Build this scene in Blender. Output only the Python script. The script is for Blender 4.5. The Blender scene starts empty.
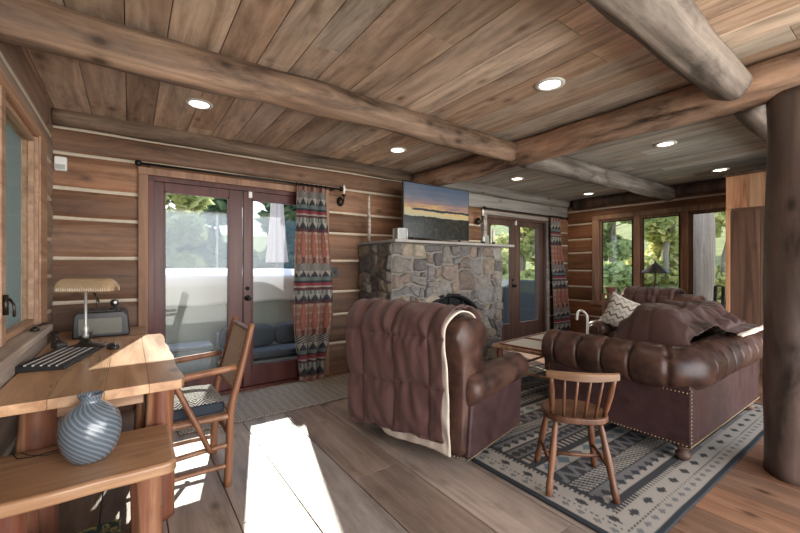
import bpy, math, random
import numpy as np
from mathutils import Vector, Matrix, noise as mn

# ------------------------------------------------------------------ camera, world, sun, exposure
SC = bpy.context.scene
COL = SC.collection
PI = math.pi
YAW = math.atan(270 / 380)
cam_d = bpy.data.cameras.new('camera'); cam = bpy.data.objects.new('camera', cam_d); COL.objects.link(cam)
cam_d.sensor_width = 36; cam_d.lens = 380 / 800 * 36; cam_d.clip_start = .02; cam_d.clip_end = 200
cam.location = (0, 0, 1.28); cam.rotation_euler = (PI / 2, 0, -YAW)
SC.camera = cam

W = bpy.data.worlds.new('sky'); SC.world = W; W.use_nodes = True
wn = W.node_tree; wn.nodes.clear()
wo = wn.nodes.new('ShaderNodeOutputWorld'); wb = wn.nodes.new('ShaderNodeBackground')
wt = wn.nodes.new('ShaderNodeTexCoord'); ws = wn.nodes.new('ShaderNodeSeparateXYZ'); wr = wn.nodes.new('ShaderNodeValToRGB')
wn.links.new(wt.outputs['Generated'], ws.inputs[0]); wn.links.new(ws.outputs['Z'], wr.inputs[0])
wr.color_ramp.elements[0].position = 0.0; wr.color_ramp.elements[0].color = (.92, .95, 1.0, 1)
wr.color_ramp.elements[1].position = .7; wr.color_ramp.elements[1].color = (.55, .70, 1.0, 1)
wn.links.new(wr.outputs[0], wb.inputs[0]); wb.inputs[1].default_value = 1.7
wn.links.new(wb.outputs[0], wo.inputs[0])

sd = bpy.data.lights.new('sun', 'SUN'); sun = bpy.data.objects.new('sun', sd); COL.objects.link(sun)
sd.energy = 5.5; sd.angle = math.radians(.6); sd.color = (1.0, .93, .82)
sun.rotation_euler = Vector((-.27, -1, -.72)).to_track_quat('-Z', 'Y').to_euler()
sun.location = (3, 12, 9)

ad = bpy.data.lights.new('rear_fill_light', 'AREA'); al = bpy.data.objects.new('rear_fill_light', ad); COL.objects.link(al)  # added fill light behind the camera, stands in for daylight from the house
ad.shape = 'RECTANGLE'; ad.size = 8.0; ad.size_y = 3.2; ad.energy = 300; ad.color = (1.0, .96, .92)
al.location = (3.2, -3.2, 1.25); al.rotation_euler = Vector((0, 1, .22)).to_track_quat('-Z', 'Y').to_euler()

SC.view_settings.view_transform = 'Standard'; SC.view_settings.look = 'None'
SC.view_settings.gamma = 1; SC.view_settings.use_curve_mapping = False
SC.view_settings.exposure = 0.95
SC.cycles.max_bounces = 8; SC.cycles.diffuse_bounces = 5; SC.cycles.transparent_max_bounces = 16
SC.cycles.sample_clamp_indirect = 6
SC.cycles.use_denoising = True

R0 = random.Random(7)

# ------------------------------------------------------------------ materials
class NT:
    def __init__(s, name):
        s.m = bpy.data.materials.new(name); s.m.use_nodes = True
        s.t = s.m.node_tree; s.t.nodes.clear()
        s.out = s.n('ShaderNodeOutputMaterial'); s.b = s.n('ShaderNodeBsdfPrincipled')
        s.l(s.b.outputs[0], s.out.inputs[0])
    def n(s, k, **kw):
        o = s.t.nodes.new(k)
        for a, b in kw.items(): setattr(o, a, b)
        return o
    def l(s, a, b): s.t.links.new(a, b)
    def val(s, sock, v):
        if hasattr(v, 'default_value') or hasattr(v, 'is_linked'): s.l(v, sock)
        else: sock.default_value = v
    def math(s, op, a, b=0.0, clamp=False):
        o = s.n('ShaderNodeMath', operation=op, use_clamp=clamp); s.val(o.inputs[0], a); s.val(o.inputs[1], b); return o.outputs[0]
    def mix(s, f, a, b, mode='MIX'):
        o = s.n('ShaderNodeMixRGB', blend_type=mode); s.val(o.inputs[0], f)
        for i, v in ((1, a), (2, b)):
            if isinstance(v, tuple): o.inputs[i].default_value = v + (1,) if len(v) == 3 else v
            else: s.l(v, o.inputs[i])
        return o.outputs[0]
    def ramp(s, f, stops, interp='LINEAR'):
        o = s.n('ShaderNodeValToRGB'); s.l(f, o.inputs[0]); cr = o.color_ramp; cr.interpolation = interp
        while len(cr.elements) < len(stops): cr.elements.new(.5)
        for e, (p, c) in zip(cr.elements, stops): e.position = p; e.color = tuple(c) + (1,) if len(c) == 3 else c
        return o.outputs[0]
    def coords(s, scale=(1, 1, 1), rnd=True, mul=13.0):
        tc = s.n('ShaderNodeTexCoord'); v = tc.outputs['Object']
        if rnd:
            at = s.n('ShaderNodeAttribute', attribute_name='Rnd')
            sc = s.n('ShaderNodeVectorMath', operation='SCALE'); s.l(at.outputs['Vector'], sc.inputs[0]); sc.inputs['Scale'].default_value = mul
            ad = s.n('ShaderNodeVectorMath', operation='ADD'); s.l(v, ad.inputs[0]); s.l(sc.outputs[0], ad.inputs[1]); v = ad.outputs[0]
            s.rnd = at
        mp = s.n('ShaderNodeMapping'); s.l(v, mp.inputs[0]); mp.inputs['Scale'].default_value = scale
        return mp.outputs[0]
    def noise(s, v, scale, detail=4, rough=.55, dist=0):
        o = s.n('ShaderNodeTexNoise'); s.l(v, o.inputs['Vector']); o.inputs['Scale'].default_value = scale
        o.inputs['Detail'].default_value = detail; o.inputs['Roughness'].default_value = rough; o.inputs['Distortion'].default_value = dist
        return o.outputs['Fac']
    def bump(s, h, strength=.3, dist=.01):
        o = s.n('ShaderNodeBump'); s.l(h, o.inputs['Height']); o.inputs['Strength'].default_value = strength; o.inputs['Distance'].default_value = dist
        s.l(o.outputs[0], s.b.inputs['Normal'])
    def fin(s, col=None, rough=.5, metal=0, spec=.5):
        if col is not None: s.val(s.b.inputs['Base Color'], col if not isinstance(col, tuple) else col + (1,))
        s.val(s.b.inputs['Roughness'], rough); s.b.inputs['Metallic'].default_value = metal
        s.b.inputs['Specular IOR Level'].default_value = spec
        return s.m

def wood(name, dark, mid, light, axis='X', rough=.55, knots=1.0, grey=None, greyamt=.5, bump=.35, spec=.35, tint=.35, fine=1.0, streak=.06, mottle=0.0):
    n = NT(name)
    st = {'X': (streak, 1, 1), 'Y': (1, streak, 1), 'Z': (1, 1, streak)}[axis]
    v = n.coords(st)
    g1 = n.noise(v, 13 * fine, 7, .62, .9)
    g2 = n.noise(v, 5 * fine, 3, .5, 1.5)
    col = n.ramp(g1, [(.30, dark), (.5, mid), (.72, light)])
    col = n.mix(n.ramp(g2, [(.35, (.0, .0, .0)), (.65, (1, 1, 1))]), n.mix(1.0, col, (.72, .68, .66), 'MULTIPLY'), col)
    v3 = n.coords((.45, .45, .45), True, 5.0)
    big = n.noise(v3, 3.0, 3, .6, .5)
    sep = n.n('ShaderNodeSeparateXYZ'); n.l(n.rnd.outputs['Vector'], sep.inputs[0])
    if grey:
        f = n.math('MULTIPLY', n.math('ADD', n.math('MULTIPLY', sep.outputs[0], .8), n.math('SUBTRACT', big, .35)), greyamt * 1.4, True)
        col = n.mix(f, col, n.ramp(g1, [(.3, tuple(c * .7 for c in grey)), (.7, tuple(c * 1.25 for c in grey))]))
    br = n.math('ADD', n.math('MULTIPLY', sep.outputs[1], tint), 1 - tint / 2)
    cb = n.n('ShaderNodeCombineXYZ'); n.l(br, cb.inputs[0]); n.l(br, cb.inputs[1]); n.l(br, cb.inputs[2])
    col = n.mix(1.0, col, cb.outputs[0], 'MULTIPLY')
    hue = n.math('MULTIPLY', sep.outputs[2], .5)
    col = n.mix(hue, col, n.mix(1.0, col, (1.16, .92, .80), 'MULTIPLY'))
    if mottle:
        mt = n.noise(n.coords({'X': (.2, .8, .8), 'Y': (.8, .2, .8), 'Z': (.8, .8, .2)}[axis]), 7, 8, .7, .5)
        col = n.mix(1.0, col, n.ramp(mt, [(.32, (1 - mottle, 1 - mottle * 1.02, 1 - mottle * 1.04)), (.5, (1, 1, 1)), (.68, (1 + mottle * .55, 1 + mottle * .52, 1 + mottle * .5))]), 'MULTIPLY')
    if knots:
        k = {'X': (.55, 1, 1), 'Y': (1, .55, 1), 'Z': (1, 1, .55)}[axis]
        vo = n.n('ShaderNodeTexVoronoi'); n.l(n.coords(k), vo.inputs['Vector']); vo.inputs['Scale'].default_value = 5.0
        kk = n.ramp(vo.outputs['Distance'], [(.05, (1, 1, 1)), (.11, (.45, .45, .45)), (.20, (0, 0, 0))])
        col = n.mix(n.math('MULTIPLY', kk, .85 * knots), col, tuple(c * .45 for c in dark))
    n.bump(g1, bump, .004)
    return n.fin(col, n.math('ADD', n.math('MULTIPLY', g2, .25), rough - .12), 0, spec)

def plain(name, col, rough=.5, metal=0, spec=.5, var=.15, scale=30, bump=0):
    n = NT(name); v = n.coords(rnd=False); g = n.noise(v, scale, 4)
    c = n.mix(g, tuple(x * (1 - var) for x in col), tuple(min(1, x * (1 + var)) for x in col))
    if bump: n.bump(g, bump, .003)
    return n.fin(c, rough, metal, spec)

def emis(name, col, st):
    n = NT(name); n.b.inputs['Emission Color'].default_value = col + (1,); n.b.inputs['Emission Strength'].default_value = st
    return n.fin(tuple(min(1, c) for c in col), .4)

def vcol(name, rough=.85, bumpscale=250, bump=.4, spec=.2, sheen=0, var=.25):
    n = NT(name); at = n.n('ShaderNodeAttribute', attribute_name='Paint'); v = n.coords(rnd=False)
    g = n.noise(v, bumpscale, 3)
    c = n.mix(1.0, at.outputs['Color'], n.ramp(g, [(.3, (1 - var,) * 3), (.7, (1, 1, 1))]), 'MULTIPLY')
    n.bump(g, bump, .002); n.b.inputs['Sheen Weight'].default_value = sheen
    return n.fin(c, rough, 0, spec)

def leather(name, a, b, rough=.36):
    n = NT(name); v = n.coords(rnd=False)
    g = n.noise(v, 3.5, 6, .65, .6); h = n.noise(v, 14, 4, .6)
    c = n.ramp(n.math('ADD', n.math('MULTIPLY', g, .65), n.math('MULTIPLY', h, .35)), [(.36, a), (.62, b)])
    vo = n.n('ShaderNodeTexVoronoi'); n.l(v, vo.inputs['Vector']); vo.inputs['Scale'].default_value = 220
    n.bump(vo.outputs['Distance'], .25, .001)
    return n.fin(c, n.math('ADD', n.math('MULTIPLY', h, .25), rough - .1), 0, .32)

def glass(name, tint=(.93, .97, .96), gl=.08, rough=.02):
    n = NT(name); n.t.nodes.remove(n.b)
    tr = n.n('ShaderNodeBsdfTransparent'); tr.inputs[0].default_value = tint + (1,)
    go = n.n('ShaderNodeBsdfGlossy'); go.inputs['Roughness'].default_value = rough
    mx = n.n('ShaderNodeMixShader'); mx.inputs[0].default_value = gl
    n.l(tr.outputs[0], mx.inputs[1]); n.l(go.outputs[0], mx.inputs[2]); n.l(mx.outputs[0], n.out.inputs[0])
    return n.m

def haze_screen(name, col, f):
    n = NT(name); n.t.nodes.remove(n.b)
    tr = n.n('ShaderNodeBsdfTransparent'); df = n.n('ShaderNodeBsdfDiffuse'); df.inputs[0].default_value = col + (1,)
    tl = n.n('ShaderNodeBsdfTranslucent'); tl.inputs[0].default_value = tuple(c * .3 for c in col) + (1,)
    m1 = n.n('ShaderNodeMixShader'); m1.inputs[0].default_value = .5; n.l(df.outputs[0], m1.inputs[1]); n.l(tl.outputs[0], m1.inputs[2])
    mx = n.n('ShaderNodeMixShader'); mx.inputs[0].default_value = f
    n.l(tr.outputs[0], mx.inputs[1]); n.l(m1.outputs[0], mx.inputs[2]); n.l(mx.outputs[0], n.out.inputs[0])
    return n.m

M = {}
M['wall'] = wood('hewn_log_wood', (.11, .048, .023), (.205, .092, .042), (.28, .138, .068), 'X', .6, .9, (.18, .14, .11), .4, tint=.7, mottle=.45)
M['wall_y'] = wood('hewn_log_wood_side', (.16, .072, .034), (.21, .088, .035), (.28, .13, .056), 'Y', .6, .9, (.20, .145, .10), .2, tint=.6, mottle=.45)
M['wall_grey'] = wood('weathered_daylit_wood', (.17, .16, .155), (.30, .29, .28), (.42, .41, .39), 'X', .7, .8, tint=.3)  # weathered grey, with the bluish daylight on it put into the colour
M['left'] = wood('left_wall_wood', (.19, .12, .085), (.31, .21, .155), (.42, .30, .23), 'Y', .65, .7, (.27, .24, .215), .6, tint=.3)
M['chink'] = plain('chinking', (.52, .45, .36), .9, var=.2, bump=.3)
M['floor'] = wood('floor_plank', (.17, .12, .088), (.28, .205, .15), (.37, .285, .22), 'Y', .42, 1.0, (.29, .26, .23), .6, bump=.3, spec=.45, tint=.35, mottle=.4)
M['floor_red'] = wood('floor_plank_red', (.13, .062, .032), (.24, .12, .062), (.34, .18, .10), 'Y', .42, 1.0, (.25, .18, .13), .3, bump=.3, spec=.45, tint=.4)
M['ceil'] = wood('ceiling_plank', (.36, .23, .15), (.60, .43, .31), (.74, .58, .45), 'Y', .7, 1.0, (.52, .46, .40), .55, tint=.6, mottle=.5)
M['ceil_grey'] = wood('ceiling_plank_grey', (.26, .24, .215), (.44, .42, .385), (.56, .54, .50), 'Y', .75, .8, (.33, .33, .31), .7, tint=.4, mottle=.35)  # grey-green boards, the bluish light at that end also put into their colour
M['beam'] = wood('beam_log', (.075, .038, .024), (.18, .105, .064), (.36, .24, .155), 'X', .7, 1.0, (.20, .17, .145), .3, bump=.8, mottle=.8)
M['beam_grey'] = wood('beam_log_grey', (.085, .072, .064), (.185, .165, .15), (.32, .295, .27), 'X', .7, 1.0, bump=.8, mottle=.7)
M['girder'] = wood('girder_log', (.14, .05, .02), (.32, .13, .05), (.46, .23, .11), 'Y', .65, 1.0, (.30, .25, .21), .5, bump=.8, mottle=.9)
M['post'] = wood('post_log', (.018, .007, .005), (.065, .026, .013), (.17, .08, .04), 'Z', .38, .9, (.12, .105, .097), .38, bump=.8, fine=.5, spec=.5, mottle=.85)
M['door'] = wood('door_wood', (.055, .014, .012), (.085, .024, .020), (.115, .036, .030), 'Z', .38, 0, tint=.1, bump=.1)
M['door_grey'] = wood('door_wood_far', (.065, .036, .030), (.10, .062, .052), (.14, .092, .078), 'Z', .45, 0, tint=.1, bump=.1)
M['casing'] = wood('casing_wood', (.15, .072, .038), (.25, .13, .072), (.35, .20, .12), 'Z', .55, .6, (.3, .22, .17), .3, tint=.2)
M['sash'] = wood('sash_wood', (.26, .155, .10), (.42, .27, .18), (.52, .36, .25), 'Y', .5, .3, tint=.15)
M['desk'] = wood('desk_pine', (.34, .19, .095), (.50, .31, .17), (.62, .42, .25), 'Y', .30, 1.0, tint=.12, bump=.08, spec=.5, streak=.1)
M['bench'] = wood('bench_pine', (.26, .145, .075), (.42, .25, .14), (.54, .36, .21), 'X', .30, 1.0, tint=.2, bump=.08, spec=.5, streak=.1)
M['bark'] = wood('log_leg', (.10, .028, .020), (.24, .10, .055), (.58, .36, .20), 'Z', .5, .8, bump=.6, tint=.1, fine=.6)
M['hickory'] = wood('hickory', (.13, .055, .028), (.22, .105, .055), (.32, .17, .095), 'Z', .35, 0, tint=.15)
M['windsor'] = wood('windsor_wood', (.065, .028, .015), (.135, .062, .033), (.20, .105, .058), 'Z', .4, .2, tint=.25)
M['coffee'] = wood('coffee_table_wood', (.22, .12, .07), (.38, .24, .15), (.5, .35, .24), 'X', .4, .6, tint=.3)
M['redwood'] = wood('red_table_wood', (.12, .035, .022), (.2, .07, .045), (.27, .11, .07), 'Z', .4, .2, tint=.2)
M['cab_light'] = wood('cabinet_light', (.20, .10, .055), (.38, .21, .12), (.55, .34, .21), 'Z', .5, .8, tint=.6)
M['cab_dark'] = wood('cabinet_dark', (.06, .035, .025), (.11, .065, .046), (.16, .10, .072), 'Z', .5, .7, tint=.3)
M['leather'] = leather('leather_brown', (.018, .009, .008), (.088, .042, .029), .38)
M['leather_flat'] = leather('leather_burgundy', (.030, .014, .014), (.062, .030, .028), .45)
M['quilt'] = vcol('quilt_fabric', .62, 90, .15, .3, .08, .12)
M['sherpa'] = plain('sherpa', (.58, .50, .41), .95, var=.15, scale=120, bump=.6)
M['woven'] = vcol('woven_fabric', .9, 220, .5)
M['black'] = plain('black_plastic', (.018, .019, .020), .38, var=.2)
M['blackmetal'] = plain('black_metal', (.015, .015, .015), .45, .6, var=.2)
M['bronze'] = plain('dark_bronze', (.055, .042, .032), .38, .8, var=.2)
M['brass'] = plain('nail_brass', (.30, .22, .13), .35, .9)
M['chrome'] = plain('chrome', (.5, .5, .5), .22, 1)
M['white'] = plain('white_plastic', (.75, .74, .72), .4, var=.03)
M['wax'] = plain('candle_wax', (.78, .75, .68), .5, var=.05)
M['cover'] = plain('spa_cover', (.58, .55, .52), .8, var=.08, scale=3)
M['spa'] = plain('spa_side', (.26, .265, .23), .8, var=.1, scale=4)
M['stone_slab'] = plain('mantel_stone', (.30, .28, .265), .7, var=.3, scale=9, bump=.5)
M['mortar'] = plain('mortar', (.20, .18, .16), .95, var=.25, scale=40, bump=.6)
M['glass'] = glass('window_glass', (.96, .97, .95), gl=.03)
M['glass_door'] = glass('door_glass', (.93, .96, .96), .025)
M['windscreen'] = haze_screen('windscreen_glass', (.17, .26, .30), .34)
M['flyscreen'] = haze_screen('fly_screen', (.42, .52, .55), .8)
M['deck'] = wood('deck_boards', (.16, .14, .12), (.25, .22, .19), (.33, .30, .27), 'X', .7, .3, tint=.3)
M['grass'] = plain('grass_ground', (.19, .20, .075), .95, var=.6, scale=2.5)
M['trunk'] = wood('tree_trunk', (.17, .15, .13), (.29, .265, .235), (.40, .37, .33), 'Z', .9, 0, bump=1)
M['teal'] = plain('teal_cushion', (.065, .070, .080), .85, var=.2)
M['wicker'] = plain('grey_wicker', (.27, .28, .29), .8, var=.3, scale=60, bump=.6)
M['umbrella'] = plain('umbrella_canvas', (.42, .35, .31), .85, var=.05)
M['pot'] = plain('terracotta_pot', (.22, .08, .05), .6)
M['drywhite'] = plain('tile_cream', (.55, .52, .47), .4, var=.12, scale=12)
M['grillcover'] = plain('grill_cover', (.022, .026, .028), .8)
M['sill'] = wood('window_sill', (.30, .25, .21), (.44, .385, .335), (.55, .49, .44), 'Y', .5, .3, tint=.15, mottle=.3)
M['navy'] = plain('navy_cloth', (.010, .016, .026), .8)

def stone_mat():
    n = NT('field_stone'); at = n.n('ShaderNodeAttribute', attribute_name='Paint'); v = n.coords(rnd=False)
    g = n.noise(v, 16, 8, .7, .4); h = n.noise(v, 60, 4, .6)
    c = n.mix(1.0, at.outputs['Color'], n.ramp(g, [(.3, (.55, .53, .52)), (.5, (.95, .93, .9)), (.7, (1.35, 1.3, 1.25))]), 'MULTIPLY')
    n.bump(n.math('ADD', g, n.math('MULTIPLY', h, .4)), .9, .012); return n.fin(c, .75, 0, .35)
M['stone'] = stone_mat()
M['birch'] = wood('birch_stick', (.12,.10,.09), (.42,.38,.34), (.55,.5,.45), 'X', .6, 0)
M['crest'] = wood('crest_wood', (.12,.068,.038), (.21,.125,.07), (.28,.18,.11), 'Y', .4, 0, tint=.1)

def leaf_mat(name, a, b, c2):
    n = NT(name); at = n.n('ShaderNodeAttribute', attribute_name='Rnd')
    sep = n.n('ShaderNodeSeparateXYZ'); n.l(at.outputs['Vector'], sep.inputs[0])
    c = n.ramp(sep.outputs[0], [(0, a), (.5, b), (1, c2)])
    tl = n.n('ShaderNodeBsdfTranslucent'); n.l(c, tl.inputs[0])
    n.fin(c, .7); mx = n.n('ShaderNodeMixShader'); mx.inputs[0].default_value = .45
    n.l(n.b.outputs[0], mx.inputs[1]); n.l(tl.outputs[0], mx.inputs[2]); n.l(mx.outputs[0], n.out.inputs[0])
    return n.m
M['leaf_green'] = leaf_mat('leaf_green', (.20, .28, .12), (.42, .52, .24), (.62, .68, .36))
M['leaf_yellow'] = leaf_mat('leaf_yellow', (.32, .36, .14), (.62, .64, .28), (.85, .78, .40))
M['leaf_dark'] = leaf_mat('leaf_dark', (.06, .10, .05), (.14, .20, .10), (.28, .34, .17))

def tv_mat():
    n = NT('sunset_screen'); tc = n.n('ShaderNodeTexCoord'); sep = n.n('ShaderNodeSeparateXYZ'); n.l(tc.outputs['Generated'], sep.inputs[0])
    mp = n.n('ShaderNodeMapping'); n.l(tc.outputs['Generated'], mp.inputs[0]); mp.inputs['Scale'].default_value = (1.6, 1, 7)
    cl = n.noise(mp.outputs[0], 2.2, 5, .6, .5)
    z = n.math('ADD', sep.outputs[2], n.math('MULTIPLY', n.math('SUBTRACT', cl, .5), .38))
    z = n.math('ADD', z, n.math('MULTIPLY', n.math('SUBTRACT', sep.outputs[0], .3), .05))
    sky = n.ramp(z, [(.40, (.42, .38, .24)), (.50, (.55, .40, .17)), (.57, (.46, .27, .13)), (.64, (.26, .17, .15)), (.74, (.14, .145, .17)), (1, (.065, .09, .13))])
    mp2 = n.n('ShaderNodeMapping'); n.l(tc.outputs['Generated'], mp2.inputs[0]); mp2.inputs['Scale'].default_value = (2, 1, 1.2)
    gr = n.noise(mp2.outputs[0], 9, 6, .7)
    land = n.ramp(gr, [(.35, (.004, .006, .006)), (.55, (.018, .022, .012)), (.66, (.07, .05, .03)), (.76, (.22, .21, .2))])
    hz = n.math('ADD', sep.outputs[2], n.math('MULTIPLY', n.noise(mp2.outputs[0], 3, 3), .08))
    c = n.mix(n.math('GREATER_THAN', hz, .43), land, sky)
    ri = n.math('MULTIPLY', n.math('LESS_THAN', n.math('ABSOLUTE', n.math('SUBTRACT', hz, .56)), .022), n.math('GREATER_THAN', n.math('ADD', cl, sep.outputs[0]), .62))
    c = n.mix(ri, c, (.03, .035, .045))
    n.l(c, n.b.inputs['Emission Color']); n.b.inputs['Emission Strength'].default_value = .55
    return n.fin((.01, .01, .012), .18)
M['tv'] = tv_mat()

def swirl_mat():
    n = NT('swirled_blue_glass'); v = n.coords(rnd=False)
    n.n('ShaderNodeTexCoord'); tc = [x for x in n.t.nodes if x.type == 'TEX_COORD'][0]
    sep = n.n('ShaderNodeSeparateXYZ'); n.l(tc.outputs['Object'], sep.inputs[0])
    an = n.math('ARCTAN2', sep.outputs[1], sep.outputs[0])
    zz = n.math('ADD', n.math('MULTIPLY', sep.outputs[2], 300), n.math('MULTIPLY', an, 22))
    s = n.math('SINE', n.math('ADD', zz, n.math('MULTIPLY', n.noise(v, 9, 2), 3)))
    c = n.ramp(n.math('ADD', n.math('MULTIPLY', s, .5), .5), [(0, (.115, .148, .182)), (.70, (.15, .188, .225)), (.95, (.25, .29, .33))])
    n.b.inputs['Transmission Weight'].default_value = .3; n.b.inputs['Coat Weight'].default_value = .5
    n.bump(s, .15, .003)
    return n.fin(c, .16, 0, .6)
M['swirl'] = swirl_mat()

# ------------------------------------------------------------------ mesh building
def nz(x, y=0.0, z=0.0): return mn.noise(Vector((x, y, z)))

class MB:
    def __init__(s): s.v = []; s.f = []; s.r = []; s.p = []; s.rr = R0
    def rnd(s): return (s.rr.random(), s.rr.random(), s.rr.random())
    def add(s, vs, fs, r=None, paint=None):
        o = len(s.v); s.v += [tuple(q) for q in vs]; r = r or s.rnd()
        s.p += (paint if isinstance(paint, list) else [paint or (.5, .5, .5)] * len(vs))
        for f in fs: s.f.append(tuple(i + o for i in f)); s.r.append(r)
        return s
    def box(s, a, b, r=None, paint=None, rot=0, piv=None):
        x0, y0, z0 = a; x1, y1, z1 = b
        vs = [(x0, y0, z0), (x1, y0, z0), (x1, y1, z0), (x0, y1, z0), (x0, y0, z1), (x1, y0, z1), (x1, y1, z1), (x0, y1, z1)]
        if rot:
            px, py = piv or ((x0 + x1) / 2, (y0 + y1) / 2); c, q = math.cos(rot), math.sin(rot)
            vs = [(px + (x - px) * c - (y - py) * q, py + (x - px) * q + (y - py) * c, z) for x, y, z in vs]
        return s.add(vs, [(3, 2, 1, 0), (4, 5, 6, 7), (0, 1, 5, 4), (1, 2, 6, 5), (2, 3, 7, 6), (3, 0, 4, 7)], r, paint)
    def tube(s, pts, rad, seg=12, wob=0, closed=False, sx=1.0, seed=0, r=None, paint=None, flat=None):
        P = [Vector(p) for p in pts]; n = len(P)
        if not hasattr(rad, '__len__'): rad = [rad] * n
        T = []
        for i in range(n):
            a = P[i - 1] if (i > 0 or closed) else P[i]; b = P[(i + 1) % n] if (i < n - 1 or closed) else P[i]
            T.append((b - a).normalized())
        up = Vector((0, 0, 1)) if abs(T[0].z) < .9 else Vector((0, 1, 0))
        N = (up - T[0] * up.dot(T[0])).normalized(); vs = []; 
        for i in range(n):
            N = (N - T[i] * N.dot(T[i])).normalized(); B = T[i].cross(N)
            for k in range(seg):
                a = 2 * PI * k / seg; q = rad[i]
                if wob: q *= 1 + wob * nz(math.cos(a) * 1.3 + seed * 7.1, math.sin(a) * 1.3, (P[i] - P[0]).length * 2.2 + seed)
                w = Vector(N) * math.cos(a) * q * sx + B * math.sin(a) * q
                vs.append(P[i] + w)
        fs = []
        m = n if closed else n - 1
        for i in range(m):
            for k in range(seg):
                a = i * seg + k; b = i * seg + (k + 1) % seg; j = (i + 1) % n
                fs.append((a, j * seg + k, j * seg + (k + 1) % seg, b))
        if not closed: fs.append(tuple(range(seg))); fs.append(tuple(reversed(range((n - 1) * seg, n * seg))))
        return s.add(vs, fs, r, paint)
    def lathe(s, prof, c=(0, 0, 0), seg=28, r=None, capt=True, sy=1.0, paint=None):
        vs = []; fs = []
        for (q, z) in prof:
            for k in range(seg): a = 2 * PI * k / seg; vs.append((c[0] + q * math.cos(a), c[1] + q * math.sin(a) * sy, c[2] + z))
        for i in range(len(prof) - 1):
            for k in range(seg):
                a = i * seg + k; b = i * seg + (k + 1) % seg; fs.append((a, b, b + seg, a + seg))
        if capt: fs.append(tuple(reversed(range(seg)))); fs.append(tuple(range((len(prof) - 1) * seg, len(prof) * seg)))
        return s.add(vs, fs, r, paint)
    def sphere(s, c, r, seg=12, sz=1.0):
        pr = [(r * math.sin(PI * i / 8) + 1e-5, -r * sz * math.cos(PI * i / 8)) for i in range(9)]
        return s.lathe(pr, c, seg)
    def grid(s, fn, nu, nv, pf=None, cu=False, r=None):
        vs = []; ps = []
        for j in range(nv):
            for i in range(nu):
                u = i / (nu if cu else nu - 1); v = j / (nv - 1); vs.append(tuple(fn(u, v)))
                if pf: ps.append(pf(u, v))
        fs = []
        for j in range(nv - 1):
            for i in range(nu if cu else nu - 1):
                a = j * nu + i; b = j * nu + (i + 1) % nu; fs.append((a, b, b + nu, a + nu))
        return s.add(vs, fs, r, ps or None)
    def prism(s, pts, axis, a, b, r=None, paint=None):
        n = len(pts)
        def mk(p, t): return {'x': (t, p[0], p[1]), 'y': (p[0], t, p[1]), 'z': (p[0], p[1], t)}[axis]
        vs = [mk(p, a) for p in pts] + [mk(p, b) for p in pts]
        fs = [tuple(range(n)), tuple(reversed(range(n, 2 * n)))] + [(i, i + n, (i + 1) % n + n, (i + 1) % n) for i in range(n)]
        return s.add(vs, fs, r, paint)
    def build(s, name, mat, parent=None, smooth=False, bevel=0, solid=0, sub=0, loc=None, kind=None, fixn=True, segs=2):
        me = bpy.data.meshes.new(name); me.from_pydata(s.v, [], s.f)
        ra = me.attributes.new('Rnd', 'FLOAT_VECTOR', 'FACE'); ra.data.foreach_set('vector', np.array(s.r, dtype='f').ravel())
        pa = me.attributes.new('Paint', 'FLOAT_COLOR', 'POINT')
        pp = np.ones((len(s.v), 4), 'f'); pp[:, :3] = np.array(s.p, dtype='f'); pa.data.foreach_set('color', pp.ravel())
        if fixn:
            import bmesh
            bm = bmesh.new(); bm.from_mesh(me); bmesh.ops.recalc_face_normals(bm, faces=bm.faces); bm.to_mesh(me); bm.free()
        if smooth: me.polygons.foreach_set('use_smooth', [True] * len(me.polygons))
        me.materials.append(M[mat] if isinstance(mat, str) else mat)
        o = bpy.data.objects.new(name, me); COL.objects.link(o)
        if parent: o.parent = parent
        if loc: o.location = loc
        if solid:
            m = o.modifiers.new('s', 'SOLIDIFY'); m.thickness = solid; m.offset = 0
        if bevel:
            m = o.modifiers.new('b', 'BEVEL'); m.width = bevel; m.segments = segs; m.limit_method = 'ANGLE'; m.angle_limit = .6
            if smooth is False: me.polygons.foreach_set('use_smooth', [True] * len(me.polygons)); m.harden_normals = True
        if sub: m = o.modifiers.new('u', 'SUBSURF'); m.levels = sub; m.render_levels = sub
        if kind: o['kind'] = kind
        return o

def tag(o, label, cat, group=None, kind=None):
    o['label'] = label; o['category'] = cat
    if group: o['group'] = group
    if kind: o['kind'] = kind
    return o
def thing(name, label, cat, loc=(0, 0, 0), rz=0, group=None):
    o = bpy.data.objects.new(name, None); COL.objects.link(o); o.empty_display_size = .1
    o.location = loc; o.rotation_euler = (0, 0, rz); return tag(o, label, cat, group)
def copy_tree(o, parent=None):
    c = o.copy(); COL.objects.link(c); c.parent = parent
    for ch in list(o.children): copy_tree(ch, c)
    return c
def struct(o): o['kind'] = 'structure'; return o
def sroot(name, loc=(0, 0, 0)):
    o = bpy.data.objects.new(name, None); COL.objects.link(o); o.location = loc; o['kind'] = 'structure'; return o
def lerp(a, b, t): return a + (b - a) * t
def sm(t): t = max(0, min(1, t)); return t * t * (3 - 2 * t)
def catmull(pts, n):
    P = [Vector(p) for p in pts]; P = [P[0] * 2 - P[1]] + P + [P[-1] * 2 - P[-2]]; out = []
    m = len(P) - 3
    for i in range(n):
        t = i / (n - 1) * m; k = min(int(t), m - 1); t -= k; a, b, c, d = P[k:k + 4]
        out.append(.5 * ((2 * b) + (c - a) * t + (2 * a - 5 * b + 4 * c - d) * t * t + (3 * b - a - 3 * c + d) * t ** 3))
    return out

XL, XR, YB, H = -.51, 6.97, 4.15, 2.55     # left wall, right wall, back wall, ceiling
YN = -1.3                                  # how far the room is built behind the camera
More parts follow.
